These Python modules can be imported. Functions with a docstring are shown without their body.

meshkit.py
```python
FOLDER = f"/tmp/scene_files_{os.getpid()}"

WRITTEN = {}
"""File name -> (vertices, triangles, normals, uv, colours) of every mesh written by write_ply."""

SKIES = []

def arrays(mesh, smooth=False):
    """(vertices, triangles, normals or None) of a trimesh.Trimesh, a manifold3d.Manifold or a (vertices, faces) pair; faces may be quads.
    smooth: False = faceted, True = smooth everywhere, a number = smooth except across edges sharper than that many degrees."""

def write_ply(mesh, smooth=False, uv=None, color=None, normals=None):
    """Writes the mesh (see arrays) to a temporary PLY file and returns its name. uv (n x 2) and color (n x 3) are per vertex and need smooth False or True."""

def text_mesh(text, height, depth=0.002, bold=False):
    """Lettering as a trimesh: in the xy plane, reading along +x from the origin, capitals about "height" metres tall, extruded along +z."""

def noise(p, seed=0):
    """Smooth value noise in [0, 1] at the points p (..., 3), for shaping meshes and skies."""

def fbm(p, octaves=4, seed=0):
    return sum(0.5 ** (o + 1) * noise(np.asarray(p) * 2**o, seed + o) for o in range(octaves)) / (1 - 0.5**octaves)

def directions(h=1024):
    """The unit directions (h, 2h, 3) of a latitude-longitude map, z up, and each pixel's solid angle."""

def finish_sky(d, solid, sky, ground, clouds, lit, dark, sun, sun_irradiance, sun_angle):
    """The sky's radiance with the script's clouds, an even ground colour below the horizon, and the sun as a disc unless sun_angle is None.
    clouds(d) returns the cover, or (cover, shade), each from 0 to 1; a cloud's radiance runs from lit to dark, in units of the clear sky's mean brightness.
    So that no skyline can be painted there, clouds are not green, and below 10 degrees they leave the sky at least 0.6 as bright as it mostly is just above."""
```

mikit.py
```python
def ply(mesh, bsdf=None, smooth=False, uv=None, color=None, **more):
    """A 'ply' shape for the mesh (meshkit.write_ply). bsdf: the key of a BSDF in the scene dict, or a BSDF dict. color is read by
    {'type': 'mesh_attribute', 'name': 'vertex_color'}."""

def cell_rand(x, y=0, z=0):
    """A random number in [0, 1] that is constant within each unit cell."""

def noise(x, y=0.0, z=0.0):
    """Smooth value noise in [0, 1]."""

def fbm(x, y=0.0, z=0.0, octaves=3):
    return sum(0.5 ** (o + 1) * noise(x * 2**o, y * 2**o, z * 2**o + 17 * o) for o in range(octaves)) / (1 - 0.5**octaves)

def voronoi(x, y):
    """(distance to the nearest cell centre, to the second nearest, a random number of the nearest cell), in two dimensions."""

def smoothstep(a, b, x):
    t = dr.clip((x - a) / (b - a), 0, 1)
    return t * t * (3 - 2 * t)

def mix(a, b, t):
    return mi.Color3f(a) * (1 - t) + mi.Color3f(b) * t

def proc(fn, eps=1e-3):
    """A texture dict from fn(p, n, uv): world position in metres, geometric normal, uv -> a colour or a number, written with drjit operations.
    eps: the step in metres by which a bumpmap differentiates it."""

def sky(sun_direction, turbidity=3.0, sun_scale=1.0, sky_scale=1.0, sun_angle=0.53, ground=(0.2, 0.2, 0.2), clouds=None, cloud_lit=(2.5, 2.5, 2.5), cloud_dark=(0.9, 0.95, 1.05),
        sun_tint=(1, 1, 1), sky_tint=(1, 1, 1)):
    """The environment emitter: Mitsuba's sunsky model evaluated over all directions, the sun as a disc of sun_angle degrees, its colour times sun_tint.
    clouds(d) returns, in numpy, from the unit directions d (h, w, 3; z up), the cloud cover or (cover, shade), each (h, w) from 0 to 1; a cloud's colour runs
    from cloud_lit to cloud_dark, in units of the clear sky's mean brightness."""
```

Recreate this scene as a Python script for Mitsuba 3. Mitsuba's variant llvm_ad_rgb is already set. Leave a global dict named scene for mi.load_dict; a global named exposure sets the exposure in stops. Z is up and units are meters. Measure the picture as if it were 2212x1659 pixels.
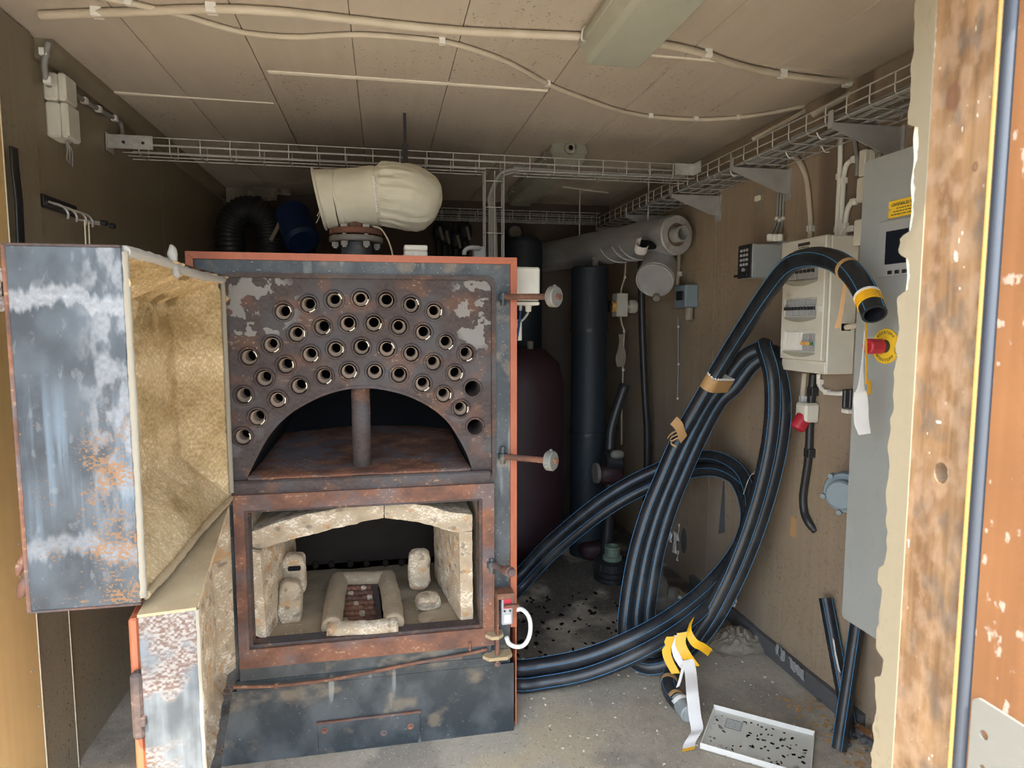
import math, random
import numpy as np, trimesh, mitsuba as mi, drjit as dr, mikit, meshkit
import shapely.geometry as sg
from shapely.ops import unary_union
from mikit import noise, fbm, voronoi, smoothstep, mix, proc, cell_rand
random.seed(7); RNG = np.random.default_rng(7)
T = mi.ScalarTransform4f
scene, labels = {'type': 'scene'}, {}

# ------------------------------------------------------------------ camera, sky, exposure
FPX, EYE = 1400.0, np.array([0.0, 0.0, 1.5])
YAW, PIT = math.atan(276 / 1400), math.atan2(132, 1400)
FWD = np.array([math.sin(YAW) * math.cos(PIT), math.cos(YAW) * math.cos(PIT), -math.sin(PIT)])
RGT = np.array([math.cos(YAW), -math.sin(YAW), 0.0]); UPV = np.cross(RGT, FWD)
scene['camera'] = {'type': 'thinlens', 'fov': 2 * math.degrees(math.atan(1106 / FPX)), 'fov_axis': 'x',
    'aperture_radius': 0.0016, 'focus_distance': 2.15, 'near_clip': 0.05, 'far_clip': 200.0,
    'to_world': T().look_at(origin=EYE.tolist(), target=(EYE + FWD).tolist(), up=[0, 0, 1])}
def cloud_fn(d):
    n = meshkit.fbm(d * 2.3 + 5.0, 4, 3)
    cover = np.clip(0.55 + 1.2 * (n - 0.4), 0.35, 1.0)
    return cover, np.clip(0.7 - 1.1 * n, 0, 1)
SUN = (-0.07, -0.50, 0.80)
scene['sky'] = mikit.sky(SUN, turbidity=4.0, sun_scale=0.4, sky_scale=1.0, sun_angle=1.5, ground=(0.24, 0.23, 0.205),
    sun_tint=(0.94, 1.0, 1.05), sky_tint=(0.94, 1.0, 1.07), clouds=cloud_fn, cloud_lit=(2.12, 2.3, 2.46), cloud_dark=(1.1, 1.24, 1.40))
exposure = 5.15

# ------------------------------------------------------------------ measuring: a photo pixel's ray meets a plane of the room
def _ray(px, py): return FWD + RGT * ((px - 1106) / FPX) - UPV * ((py - 829.5) / FPX)
def AX(px, py, x): d = _ray(px, py); return EYE + d * ((x - EYE[0]) / d[0])
def AY(px, py, y): d = _ray(px, py); return EYE + d * ((y - EYE[1]) / d[1])
def AZ(px, py, z): d = _ray(px, py); return EYE + d * ((z - EYE[2]) / d[2])
XL, XR, CZ, YB, YF, BY = -1.03, 1.70, 2.385, 4.8, 0.83, 2.222   # walls, ceiling, back, front wall's inner face, boiler front

# ------------------------------------------------------------------ naming
def free(key):
    if key not in scene and key not in labels: return key
    k = 1
    while f'{key}_{k:03d}' in scene or f'{key}_{k:03d}' in labels: k += 1
    return f'{key}_{k:03d}'
def put(key, mesh, mat, smooth=False, to_world=None, label=None):
    key = free(key)
    d = mesh if isinstance(mesh, dict) else mikit.ply(mesh, mat, smooth=smooth)
    if to_world is not None: d = {**d, 'to_world': to_world}
    scene[key] = d
    if label: labels[key] = {'label': label}
    return key
def thing(name, label, cat, group=None):
    key = free(name); labels[key] = {'label': label, 'category': cat}
    if group: labels[key]['group'] = group
    return key
def tag(key, label, cat, group=None):
    labels[key] = {'label': label, 'category': cat}
    if group: labels[key]['group'] = group
    return key
def struct(key, mesh, mat, label, smooth=False):
    k = put(key, mesh, mat, smooth); labels[k] = {'label': label, 'kind': 'structure', 'category': key.split('_')[0]}
    return k
def sstruct(key, label):
    labels[key] = {'label': label, 'kind': 'structure', 'category': key.split('_')[0]}
    return key

# ------------------------------------------------------------------ meshes
cat = trimesh.util.concatenate
def M(v, f): return trimesh.Trimesh(np.asarray(v, float), np.asarray(f, int), process=False)
def box(x0, x1, y0, y1, z0, z1, c=0.0):
    """A box, its edges chamfered by c."""
    x0, x1, y0, y1, z0, z1 = min(x0, x1), max(x0, x1), min(y0, y1), max(y0, y1), min(z0, z1), max(z0, z1)
    if c <= 0:
        b = trimesh.creation.box((x1 - x0, y1 - y0, z1 - z0)); b.apply_translation([(x0 + x1) / 2, (y0 + y1) / 2, (z0 + z1) / 2]); return b
    c = min(c, 0.49 * min(x1 - x0, y1 - y0, z1 - z0)); P = []
    for sx in (0, 1):
        for sy in (0, 1):
            for sz in (0, 1):
                q = np.array([x1 if sx else x0, y1 if sy else y0, z1 if sz else z0]); s = np.array([1 - 2 * sx, 1 - 2 * sy, 1 - 2 * sz]) * c
                for k in range(3):
                    w = q + s; w[k] = q[k]; P.append(w)
    return trimesh.convex.convex_hull(np.array(P))
def cbox(c, s, ch=0.0, rot=None):
    c, s = np.asarray(c, float), np.asarray(s, float) / 2
    b = box(-s[0], s[0], -s[1], s[1], -s[2], s[2], ch)
    if rot is not None: b.apply_transform(rot)
    b.apply_translation(c); return b
def rotm(axis, deg): return trimesh.transformations.rotation_matrix(math.radians(deg), axis)
def prism_y(poly, y0, y1):
    m = trimesh.creation.extrude_polygon(poly, y1 - y0, engine='earcut'); v = m.vertices
    return M(np.stack([v[:, 0], y1 - v[:, 2], v[:, 1]], 1), m.faces)
def prism_x(poly, x0, x1):
    m = trimesh.creation.extrude_polygon(poly, x1 - x0, engine='earcut'); v = m.vertices
    return M(np.stack([x0 + v[:, 2], v[:, 0], v[:, 1]], 1), m.faces)
def prism_z(poly, z0, z1):
    m = trimesh.creation.extrude_polygon(poly, z1 - z0, engine='earcut'); m.apply_translation([0, 0, z0]); return m
def frame_of(d):
    d = d / np.linalg.norm(d); a = np.cross(d, [0, 0, 1.0]) if abs(d[2]) < 0.95 else np.cross(d, [1.0, 0, 0])
    a /= np.linalg.norm(a); return a, np.cross(d, a)
def smoothline(pts, n=8):
    P = np.asarray(pts, float)
    if len(P) < 3: return P
    Q = np.vstack([2 * P[0] - P[1], P, 2 * P[-1] - P[-2]]); out = []
    for i in range(1, len(Q) - 2):
        p0, p1, p2, p3 = Q[i - 1:i + 3]
        for t in np.linspace(0, 1, n, endpoint=False):
            out.append(0.5 * (2 * p1 + (p2 - p0) * t + (2 * p0 - 5 * p1 + 4 * p2 - p3) * t * t + (3 * p1 - p0 - 3 * p2 + p3) * t ** 3))
    return np.vstack([out, P[-1:]])
def frames(L):
    t = np.gradient(L, axis=0); t /= np.maximum(np.linalg.norm(t, axis=1, keepdims=True), 1e-9)
    a, _ = frame_of(t[0]); A = [a]
    for k in range(1, len(L)):
        a = A[-1] - t[k] * (A[-1] @ t[k]); A.append(a / max(np.linalg.norm(a), 1e-9))
    A = np.array(A); return t, A, np.cross(t, A)
def tube(pts, r, s=10, n=8, caps=True, sm=True):
    L = smoothline(pts, n) if sm else np.asarray(pts, float)
    t, A, B = frames(L); R = np.broadcast_to(np.asarray(r, float), (len(L),)) if np.ndim(r) else np.full(len(L), r)
    th = np.linspace(0, 2 * np.pi, s, endpoint=False)
    V = (L[:, None] + R[:, None, None] * (np.cos(th)[None, :, None] * A[:, None] + np.sin(th)[None, :, None] * B[:, None])).reshape(-1, 3)
    F = []
    i = np.arange(s); j = (i + 1) % s
    for k in range(len(L) - 1):
        a, b = k * s, (k + 1) * s
        F.append(np.stack([a + i, a + j, b + j], 1)); F.append(np.stack([a + i, b + j, b + i], 1))
    F = np.vstack(F)
    if caps:
        V = np.vstack([V, L[:1], L[-1:]]); e = len(V)
        F = np.vstack([F, np.stack([i * 0 + e - 2, j, i], 1), np.stack([i * 0 + e - 1, (len(L) - 1) * s + i, (len(L) - 1) * s + j], 1)])
    return M(V, F)
def rod(p, q, r, s=10): return tube([p, q], r, s, sm=False)
def lathe(prof, axis=(0, 0, 1), at=(0, 0, 0), s=24, closed=False):
    """prof: (radius, height) pairs along the axis, going round the outline; outward for heights that rise along the outer side."""
    P = np.asarray(prof, float); th = np.linspace(0, 2 * np.pi, s, endpoint=False)
    V = np.stack([P[:, None, 0] * np.cos(th), P[:, None, 0] * np.sin(th), np.broadcast_to(P[:, None, 1], (len(P), s))], -1).reshape(-1, 3)
    F = []; i = np.arange(s); j = (i + 1) % s
    for k in range(len(P) - (0 if closed else 1)):
        a, b = k * s, ((k + 1) % len(P)) * s
        F.append(np.stack([a + i, a + j, b + j], 1)); F.append(np.stack([a + i, b + j, b + i], 1))
    m = M(V, np.vstack(F)); z = np.asarray(axis, float); z = z / np.linalg.norm(z); a, b = frame_of(z)
    X = np.eye(4); X[:3, 0], X[:3, 1], X[:3, 2] = a, np.cross(z, a), z; X[:3, 3] = at
    m.apply_transform(X); return m
def cyl(p, q, r, s=20, c=0.0):
    p, q = np.asarray(p, float), np.asarray(q, float); h = np.linalg.norm(q - p)
    c = min(c, h * 0.45, r * 0.5)
    prof = [(0, 0), (r - c, 0), (r, c), (r, h - c), (r - c, h), (0, h)] if c else [(0, 0), (r, 0), (r, h), (0, h)]
    return lathe(prof, q - p, p, s)
def lump(c, size, p=4.0, amp=0.0, freq=20.0, seed=0, sub=3, rot=None):
    m = trimesh.creation.icosphere(subdivisions=sub); v = np.array(m.vertices)
    v = v / (np.abs(v) ** p).sum(1, keepdims=True) ** (1 / p) * np.asarray(size) / 2
    if amp:
        n = (meshkit.fbm(v * freq + seed * 3.7, 3, seed) - 0.5) * 2 * amp
        d = v / np.maximum(np.linalg.norm(v, axis=1, keepdims=True), 1e-9); v = v + d * n[:, None]
    m = M(v, m.faces)
    if rot is not None: m.apply_transform(rot)
    m.apply_translation(c); return m
def rough(m, amp, freq, seed=0, size=None):
    if size: m = m.subdivide_to_size(size)
    m = trimesh.Trimesh(m.vertices, m.faces); m.merge_vertices()
    n = (meshkit.fbm(m.vertices * freq + seed * 1.7, 3, seed) - 0.5) * 2 * amp
    return M(m.vertices + m.vertex_normals * n[:, None], m.faces)
def sheet(P, thick):
    """A closed thin sheet over a grid of points P (n, m, 3)."""
    P = np.asarray(P, float); n, m = P.shape[:2]
    du, dv = np.gradient(P, axis=0), np.gradient(P, axis=1); N = np.cross(du, dv); N /= np.maximum(np.linalg.norm(N, axis=2, keepdims=True), 1e-12)
    A, B = P + N * thick / 2, P - N * thick / 2
    V = np.vstack([A.reshape(-1, 3), B.reshape(-1, 3)]); g = np.arange(n * m).reshape(n, m); o = n * m
    a, b, c, d = g[:-1, :-1].ravel(), g[1:, :-1].ravel(), g[1:, 1:].ravel(), g[:-1, 1:].ravel()
    F = [np.stack([a, b, c], 1), np.stack([a, c, d], 1), np.stack([a, c, b], 1) + o, np.stack([a, d, c], 1) + o]
    ring = np.concatenate([g[:, 0], g[-1, 1:], g[-2::-1, -1], g[0, -2:0:-1]]); nx = np.roll(ring, -1)
    F += [np.stack([ring, nx + o, nx], 1), np.stack([ring, ring + o, nx + o], 1)]
    return M(V, np.vstack(F))
def ribbon(pts, width, thick=0.0008, across=None, nu=6, n=8, curl=0.0):
    """A strip of tape along pts; across: its width direction at each point (or one for all)."""
    L = smoothline(pts, n); k = len(L)
    if across is None: across = [[1, 0, 0]]
    ac = np.asarray(across, float); ac = ac[None] if ac.ndim == 1 else ac
    ac = np.stack([np.interp(np.linspace(0, 1, k), np.linspace(0, 1, len(ac)), ac[:, c]) for c in range(3)], 1) if len(ac) > 1 else np.repeat(ac, k, 0)
    ac /= np.linalg.norm(ac, axis=1, keepdims=True); u = np.linspace(-0.5, 0.5, nu)
    t = np.gradient(L, axis=0); N = np.cross(t, ac); N /= np.maximum(np.linalg.norm(N, axis=1, keepdims=True), 1e-9)
    W = np.broadcast_to(np.asarray(width, float), (k,))
    return sheet(L[:, None] + u[None, :, None] * W[:, None, None] * ac[:, None] + (curl * (u ** 2))[None, :, None] * N[:, None], thick)
def tri_up(m):
    if m.volume < 0: m.invert()
    return m
def lettering(text, h, origin, xdir, ydir, depth=0.0006, bold=False, center=False):
    m = meshkit.text_mesh(text, h, depth, bold); x, y = np.asarray(xdir, float), np.asarray(ydir, float)
    x /= np.linalg.norm(x); y /= np.linalg.norm(y); X = np.eye(4); X[:3, 0], X[:3, 1], X[:3, 2] = x, y, np.cross(x, y); X[:3, 3] = origin
    if center: m.apply_translation([-m.bounds[:, 0].mean(), 0, 0])
    m.apply_transform(X); return m
def clip_box(p, s): return cbox(p, s, 0.002)

# ------------------------------------------------------------------ materials
def two(b): return {'type': 'twosided', 'b': b}
def rgb(*c): return {'type': 'rgb', 'value': list(c)}
def prin(col, rough=0.6, metal=0.0, spec=0.5, **k):
    return {'type': 'principled', 'base_color': col if isinstance(col, dict) else rgb(*col), 'roughness': rough, 'metallic': metal, 'specular': spec, **k}
def mat(name, b): scene[name] = two(b); return name
def bumped(b, fn, scale=1.0, eps=1e-3): return {'type': 'bumpmap', 'arbitrary': proc(fn, eps), 'scale': scale, 'b': b}

def f_ply(p, n, uv):      # lacquered plywood boards: upright grain, dark flecks, dust
    g = fbm(p.x * 60 + p.y * 60, p.z * 4.0, 3.0, 3); b = fbm(p.x * 1.3, p.y * 1.3, p.z * 1.1, 3)
    fl = smoothstep(0.80, 0.86, noise(p.y * 260 + p.x * 260, p.z * 110, 9.0)) * smoothstep(0.45, 0.6, fbm(p.y * 4, p.z * 3, 2.0))
    c = mix((0.29, 0.215, 0.125), (0.41, 0.315, 0.195), g * 0.55 + b * 0.45)
    return mix(c, (0.14, 0.09, 0.045), fl * 0.65)
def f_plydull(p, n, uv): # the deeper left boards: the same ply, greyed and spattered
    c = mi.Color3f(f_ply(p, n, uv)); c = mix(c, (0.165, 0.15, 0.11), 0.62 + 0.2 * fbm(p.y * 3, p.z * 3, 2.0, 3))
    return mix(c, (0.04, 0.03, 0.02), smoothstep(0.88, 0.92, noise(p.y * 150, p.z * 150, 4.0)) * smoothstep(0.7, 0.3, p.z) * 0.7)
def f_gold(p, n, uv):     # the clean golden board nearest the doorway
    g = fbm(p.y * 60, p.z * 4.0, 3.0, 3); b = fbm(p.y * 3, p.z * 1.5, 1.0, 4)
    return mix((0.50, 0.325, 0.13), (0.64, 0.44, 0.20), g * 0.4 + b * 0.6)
def f_wallr(p, n, uv):    # the right wall: the same board, greyed with soot, scuffs and a stain under the tray
    c = mi.Color3f(f_ply(p, n, uv)); s = fbm(p.y * 2.1 + 4, p.z * 1.4, 1.0, 4)
    c = mix(c, (0.18, 0.15, 0.125), smoothstep(0.42, 0.75, s) * 0.55)
    c = mix(c, (0.215, 0.175, 0.15), 0.25 + 0.3 * fbm(p.y * 1.2, p.z * 0.9, 8.0, 3))
    st = smoothstep(1.83, 1.86, p.z + 0.03 * noise(p.y * 30, 2.0)) * smoothstep(2.38, 2.30, p.y) * smoothstep(2.0, 2.08, p.y) * smoothstep(0.35, 0.6, noise(p.y * 22, p.z * 1.5, 4.0))
    return mix(c, (0.11, 0.08, 0.06), st * 0.7)
def f_ceil(p, n, uv):
    b = fbm(p.x * 1.5, p.y * 1.5, 0.0, 4); g = fbm(p.x * 40, p.y * 3, 1.0, 2)
    sp = smoothstep(0.86, 0.90, noise(p.x * 130, p.y * 130, 3.0)) * smoothstep(0.5, 0.6, fbm(p.x * 3, p.y * 3, 7.0))
    c = mix((0.37, 0.315, 0.25), (0.455, 0.395, 0.32), b * 0.7 + g * 0.3)
    return mix(c, (0.12, 0.09, 0.07), sp * 0.5)
def f_floor(p, n, uv):    # dusty concrete with ash and chips, dark blotches towards the back
    b = fbm(p.x * 2.2, p.y * 2.2, 0.0, 4); g = fbm(p.x * 60, p.y * 60, 0.0, 4)
    c = mix((0.29, 0.25, 0.195), (0.47, 0.42, 0.34), b * 0.6 + g * 0.4)
    c = mix(c, (0.47, 0.37, 0.23), smoothstep(0.45, 0.65, fbm(p.x * 3 + 4, p.y * 5, 6.0, 4)) * smoothstep(1.1, 0.4, p.x) * 0.6)
    c = mix(c, (0.19, 0.17, 0.145), smoothstep(0.50, 0.68, fbm(p.x * 4 + 1, p.y * 4, 3.0, 5)) * 0.6)
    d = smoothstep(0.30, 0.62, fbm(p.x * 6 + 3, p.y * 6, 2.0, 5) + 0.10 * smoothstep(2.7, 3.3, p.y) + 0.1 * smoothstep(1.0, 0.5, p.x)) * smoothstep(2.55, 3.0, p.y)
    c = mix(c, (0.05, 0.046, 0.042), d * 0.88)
    ch = smoothstep(0.88, 0.92, noise(p.x * 240, p.y * 240, 8.0))
    c = mix(c, (0.70, 0.63, 0.50), ch * 0.6)
    return mix(c, (0.09, 0.075, 0.06), smoothstep(0.88, 0.92, noise(p.x * 210 + 9, p.y * 210, 2.0)) * 0.6)
def f_ground(p, n, uv):
    return mix((0.28, 0.265, 0.235), (0.46, 0.435, 0.39), fbm(p.x * 3, p.y * 3, 0.0, 4))
def f_rust(p, n, uv):     # fire-side steel: purple-brown scale, red rust, grey bare patches
    a = fbm(p.x * 16, p.y * 16, p.z * 16, 5); b = fbm(p.x * 110, p.y * 110, p.z * 110, 3); d = fbm(p.x * 6 + 7, p.y * 6, p.z * 6, 5)
    c = mix((0.034, 0.025, 0.024), (0.085, 0.058, 0.049), b)
    c = mix(c, (0.078, 0.076, 0.080), smoothstep(0.46, 0.68, d) * 0.6)
    c = mix(c, (0.15, 0.07, 0.042), smoothstep(0.52, 0.74, a) * 0.55)
    return mix(c, (0.34, 0.24, 0.13), smoothstep(0.66, 0.78, b) * smoothstep(0.5, 0.65, a) * 0.55)
def f_sheet(p, n, uv):    # tube sheet: as rust, sooty, with pale flaked paint in the two top corners
    c = mi.Color3f(f_rust(p, n, uv)) * 0.9
    w1 = smoothstep(0.19, 0.03, dr.sqrt(dr.square(p.x + 0.43) + dr.square((p.z - 1.56) * 1.1)))
    w2 = smoothstep(0.15, 0.02, dr.sqrt(dr.square((p.x - 0.32) * 1.3) + dr.square((p.z - 1.55) * 0.8)))
    f = smoothstep(0.60, 0.63, fbm(p.x * 30, p.z * 30, 4.0, 5) + 0.13 * dr.maximum(w1, w2) - 0.02) * dr.minimum(1, 3 * dr.maximum(w1, w2))
    c = mix(c, (0.21, 0.198, 0.18), f * 0.85)
    k = smoothstep(0.55, 0.75, fbm(p.x * 12 + 3, p.z * 12, 1.0, 5)) * smoothstep(1.5, 1.0, p.z)
    return mix(c, (0.13, 0.124, 0.122), k * 0.5)
def f_redrust(p, n, uv):
    a = fbm(p.x * 14, p.y * 14, p.z * 14, 5); b = fbm(p.x * 110, p.y * 110, p.z * 110, 3)
    c = mix((0.07, 0.041, 0.034), (0.225, 0.097, 0.055), smoothstep(0.25, 0.75, a) * 0.6 + b * 0.4)
    c = mix(c, (0.10, 0.10, 0.11), smoothstep(0.48, 0.68, fbm(p.x * 9 + 2, p.y * 9, p.z * 9, 5)) * 0.6)
    return mix(c, (0.34, 0.27, 0.17), smoothstep(0.62, 0.75, b) * smoothstep(0.45, 0.6, a) * 0.5)
def f_black(p, n, uv):    # blue-black boiler paint, scuffed and dusty
    a = fbm(p.x * 12, p.y * 12, p.z * 7, 5); b = noise(p.x * 230, p.y * 230, p.z * 200)
    c = mix((0.022, 0.028, 0.032), (0.066, 0.073, 0.076), smoothstep(0.35, 0.75, a))
    c = mix(c, (0.22, 0.165, 0.105), smoothstep(0.56, 0.76, fbm(p.x * 13 + 5, p.y * 13, p.z * 13, 5)) * 0.45)
    c = mix(c, (0.45, 0.43, 0.39), smoothstep(0.90, 0.94, b) * 0.6)
    return mix(c, (0.30, 0.31, 0.29), smoothstep(0.70, 0.8, fbm(p.x * 30, p.y * 30, p.z * 4, 2)) * 0.4)
def f_door(p, n, uv):     # the door's slate-blue sheet: white mineral bands, run marks, orange rust spots towards the gasket
    a = fbm(p.x * 18, p.y * 18, p.z * 12, 5); st = fbm(p.x * 75, p.y * 75, p.z * 3.0, 4); fi = fbm(p.x * 160, p.y * 160, p.z * 120, 3)
    c = mix((0.016, 0.021, 0.027), (0.046, 0.056, 0.067), smoothstep(0.25, 0.75, a))
    c = mix(c, (0.095, 0.125, 0.155), smoothstep(0.45, 0.75, st) * smoothstep(1.46, 1.28, p.z) * smoothstep(0.95, 1.2, p.z) * 0.8)
    wob = 0.05 * (fbm(p.x * 22, 1.0, 0.0, 3) - 0.5) + 0.03 * (fbm(p.x * 120, p.z * 20, 4.0, 3) - 0.5)
    zb = p.z + wob + 0.08 * dr.square((p.x + 0.60) * 3)
    band = smoothstep(1.520, 1.534, zb) * smoothstep(1.572, 1.555, zb); band2 = smoothstep(1.03, 1.05, zb) * smoothstep(1.085, 1.065, zb)
    edge = smoothstep(-0.60, -0.53, p.x) * smoothstep(0.40, 0.66, fbm(p.x * 70, p.y * 70, p.z * 22, 5)) * smoothstep(1.0, 1.25, p.z)
    w = dr.maximum(dr.maximum(band * 0.9, band2 * 0.55), edge * 0.65) * (0.35 + 0.85 * fi)
    c = mix(c, (0.25, 0.25, 0.255), dr.minimum(w * 0.9, 1))
    c = mix(c, (0.15, 0.155, 0.16), smoothstep(0.60, 0.72, fbm(p.x * 90 + 4, p.y * 90, p.z * 40, 4)) * 0.3)
    r = smoothstep(0.60, 0.66, fbm(p.x * 230, p.y * 230, p.z * 230, 3) * 0.68 + 0.32 * fbm(p.x * 26, p.y * 26, p.z * 20, 3) + 0.14 * smoothstep(-0.62, -0.54, p.x) - 0.06) * smoothstep(1.42, 1.22, p.z)
    return mix(c, (0.17, 0.075, 0.02), r * 0.85)
def f_door2(p, n, uv):    # lower door: the same sheet, burnt rusty at the top corner
    a = fbm(p.x * 14, p.y * 14, p.z * 10, 5); s = fbm(p.x * 70, p.y * 70, p.z * 4, 4)
    c = mix((0.035, 0.04, 0.046), (0.12, 0.133, 0.142), smoothstep(0.3, 0.7, a * 0.6 + s * 0.4))
    w = smoothstep(0.46, 0.66, fbm(p.x * 16 + 2, p.y * 16, p.z * 13, 6) + 0.22 * smoothstep(0.74, 0.93, p.z) - 0.02)
    d = mix((0.09, 0.042, 0.025), (0.22, 0.19, 0.165), smoothstep(0.36, 0.64, fbm(p.x * 190, p.y * 190, p.z * 190, 4)))
    return mix(c, d, w * 0.9)
def f_insul(p, n, uv):    # ochre-stained insulation board inside the door
    a = fbm(p.x * 8, p.y * 8, p.z * 8, 4); b = fbm(p.x * 210, p.y * 210, p.z * 130, 3)
    c = mix((0.25, 0.165, 0.07), (0.55, 0.41, 0.225), smoothstep(0.2, 0.7, a * 0.65 + b * 0.35))
    c = mix(c, (0.66, 0.53, 0.37), smoothstep(0.56, 0.70, b) * smoothstep(0.40, 0.6, a) * 0.8)
    return mix(c, (0.16, 0.10, 0.04), smoothstep(0.60, 0.75, fbm(p.x * 16, p.y * 16, p.z * 16, 4)) * smoothstep(1.40, 1.60, p.z) * 0.8)
def f_dust(p, n, uv):
    a = fbm(p.x * 10, p.y * 10, p.z * 10, 4); b = noise(p.x * 320, p.y * 320, p.z * 320)
    c = mix((0.27, 0.20, 0.115), (0.39, 0.305, 0.185), a)
    return mix(c, (0.62, 0.54, 0.40), smoothstep(0.84, 0.90, b) * 0.7)
def f_refr(p, n, uv):     # burnt fireclay, crusted white
    a = fbm(p.x * 22, p.y * 22, p.z * 22, 5); b = fbm(p.x * 180, p.y * 180, p.z * 180, 3)
    c = mix((0.26, 0.20, 0.135), (0.45, 0.36, 0.25), a)
    c = mix(c, (0.60, 0.53, 0.42), smoothstep(0.50, 0.68, b * 0.5 + a * 0.5) * 0.8)
    c = mix(c, (0.36, 0.185, 0.07), smoothstep(0.60, 0.72, fbm(p.x * 25 + 9, p.y * 25, p.z * 25, 3)) * 0.6)
    return mix(c, (0.13, 0.10, 0.08), smoothstep(0.62, 0.74, fbm(p.x * 30 + 4, p.y * 30, p.z * 30, 3)) * 0.6)
def f_ash(p, n, uv):
    a = fbm(p.x * 12, p.y * 12, p.z * 12, 4); b = noise(p.x * 260, p.y * 260, p.z * 260)
    c = mix((0.23, 0.175, 0.115), (0.36, 0.28, 0.185), a)
    return mix(c, (0.75, 0.70, 0.60), smoothstep(0.80, 0.88, b) * smoothstep(0.45, 0.6, fbm(p.x * 9, p.y * 9, 3.0)) * 0.8)
def f_orange(p, n, uv):
    a = fbm(p.x * 30, p.y * 30, p.z * 12, 5)
    c = mix((0.27, 0.062, 0.025), (0.37, 0.112, 0.052), a)
    return mix(c, (0.24, 0.09, 0.05), smoothstep(0.60, 0.75, fbm(p.x * 30, p.y * 30, p.z * 9, 3)) * 0.6)
def f_hose(p, n, uv):
    a = fbm(p.x * 25, p.y * 25, p.z * 14, 3); b = fbm(p.x * 6, p.y * 6, p.z * 6, 3)
    c = mix((0.007, 0.0085, 0.011), (0.022, 0.025, 0.030), a)
    return mix(c, (0.085, 0.08, 0.072), smoothstep(0.5, 0.75, b) * smoothstep(0.9, 0.1, p.z) * 0.4)
def f_cabinet(p, n, uv):
    a = fbm(p.x * 3, p.y * 3, p.z * 1.5, 3); m = smoothstep(0.88, 0.92, noise(p.y * 130, p.z * 45, 2.0))
    return mix(mix((0.25, 0.27, 0.268), (0.30, 0.325, 0.32), a), (0.2, 0.2, 0.2), m * 0.2)
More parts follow.
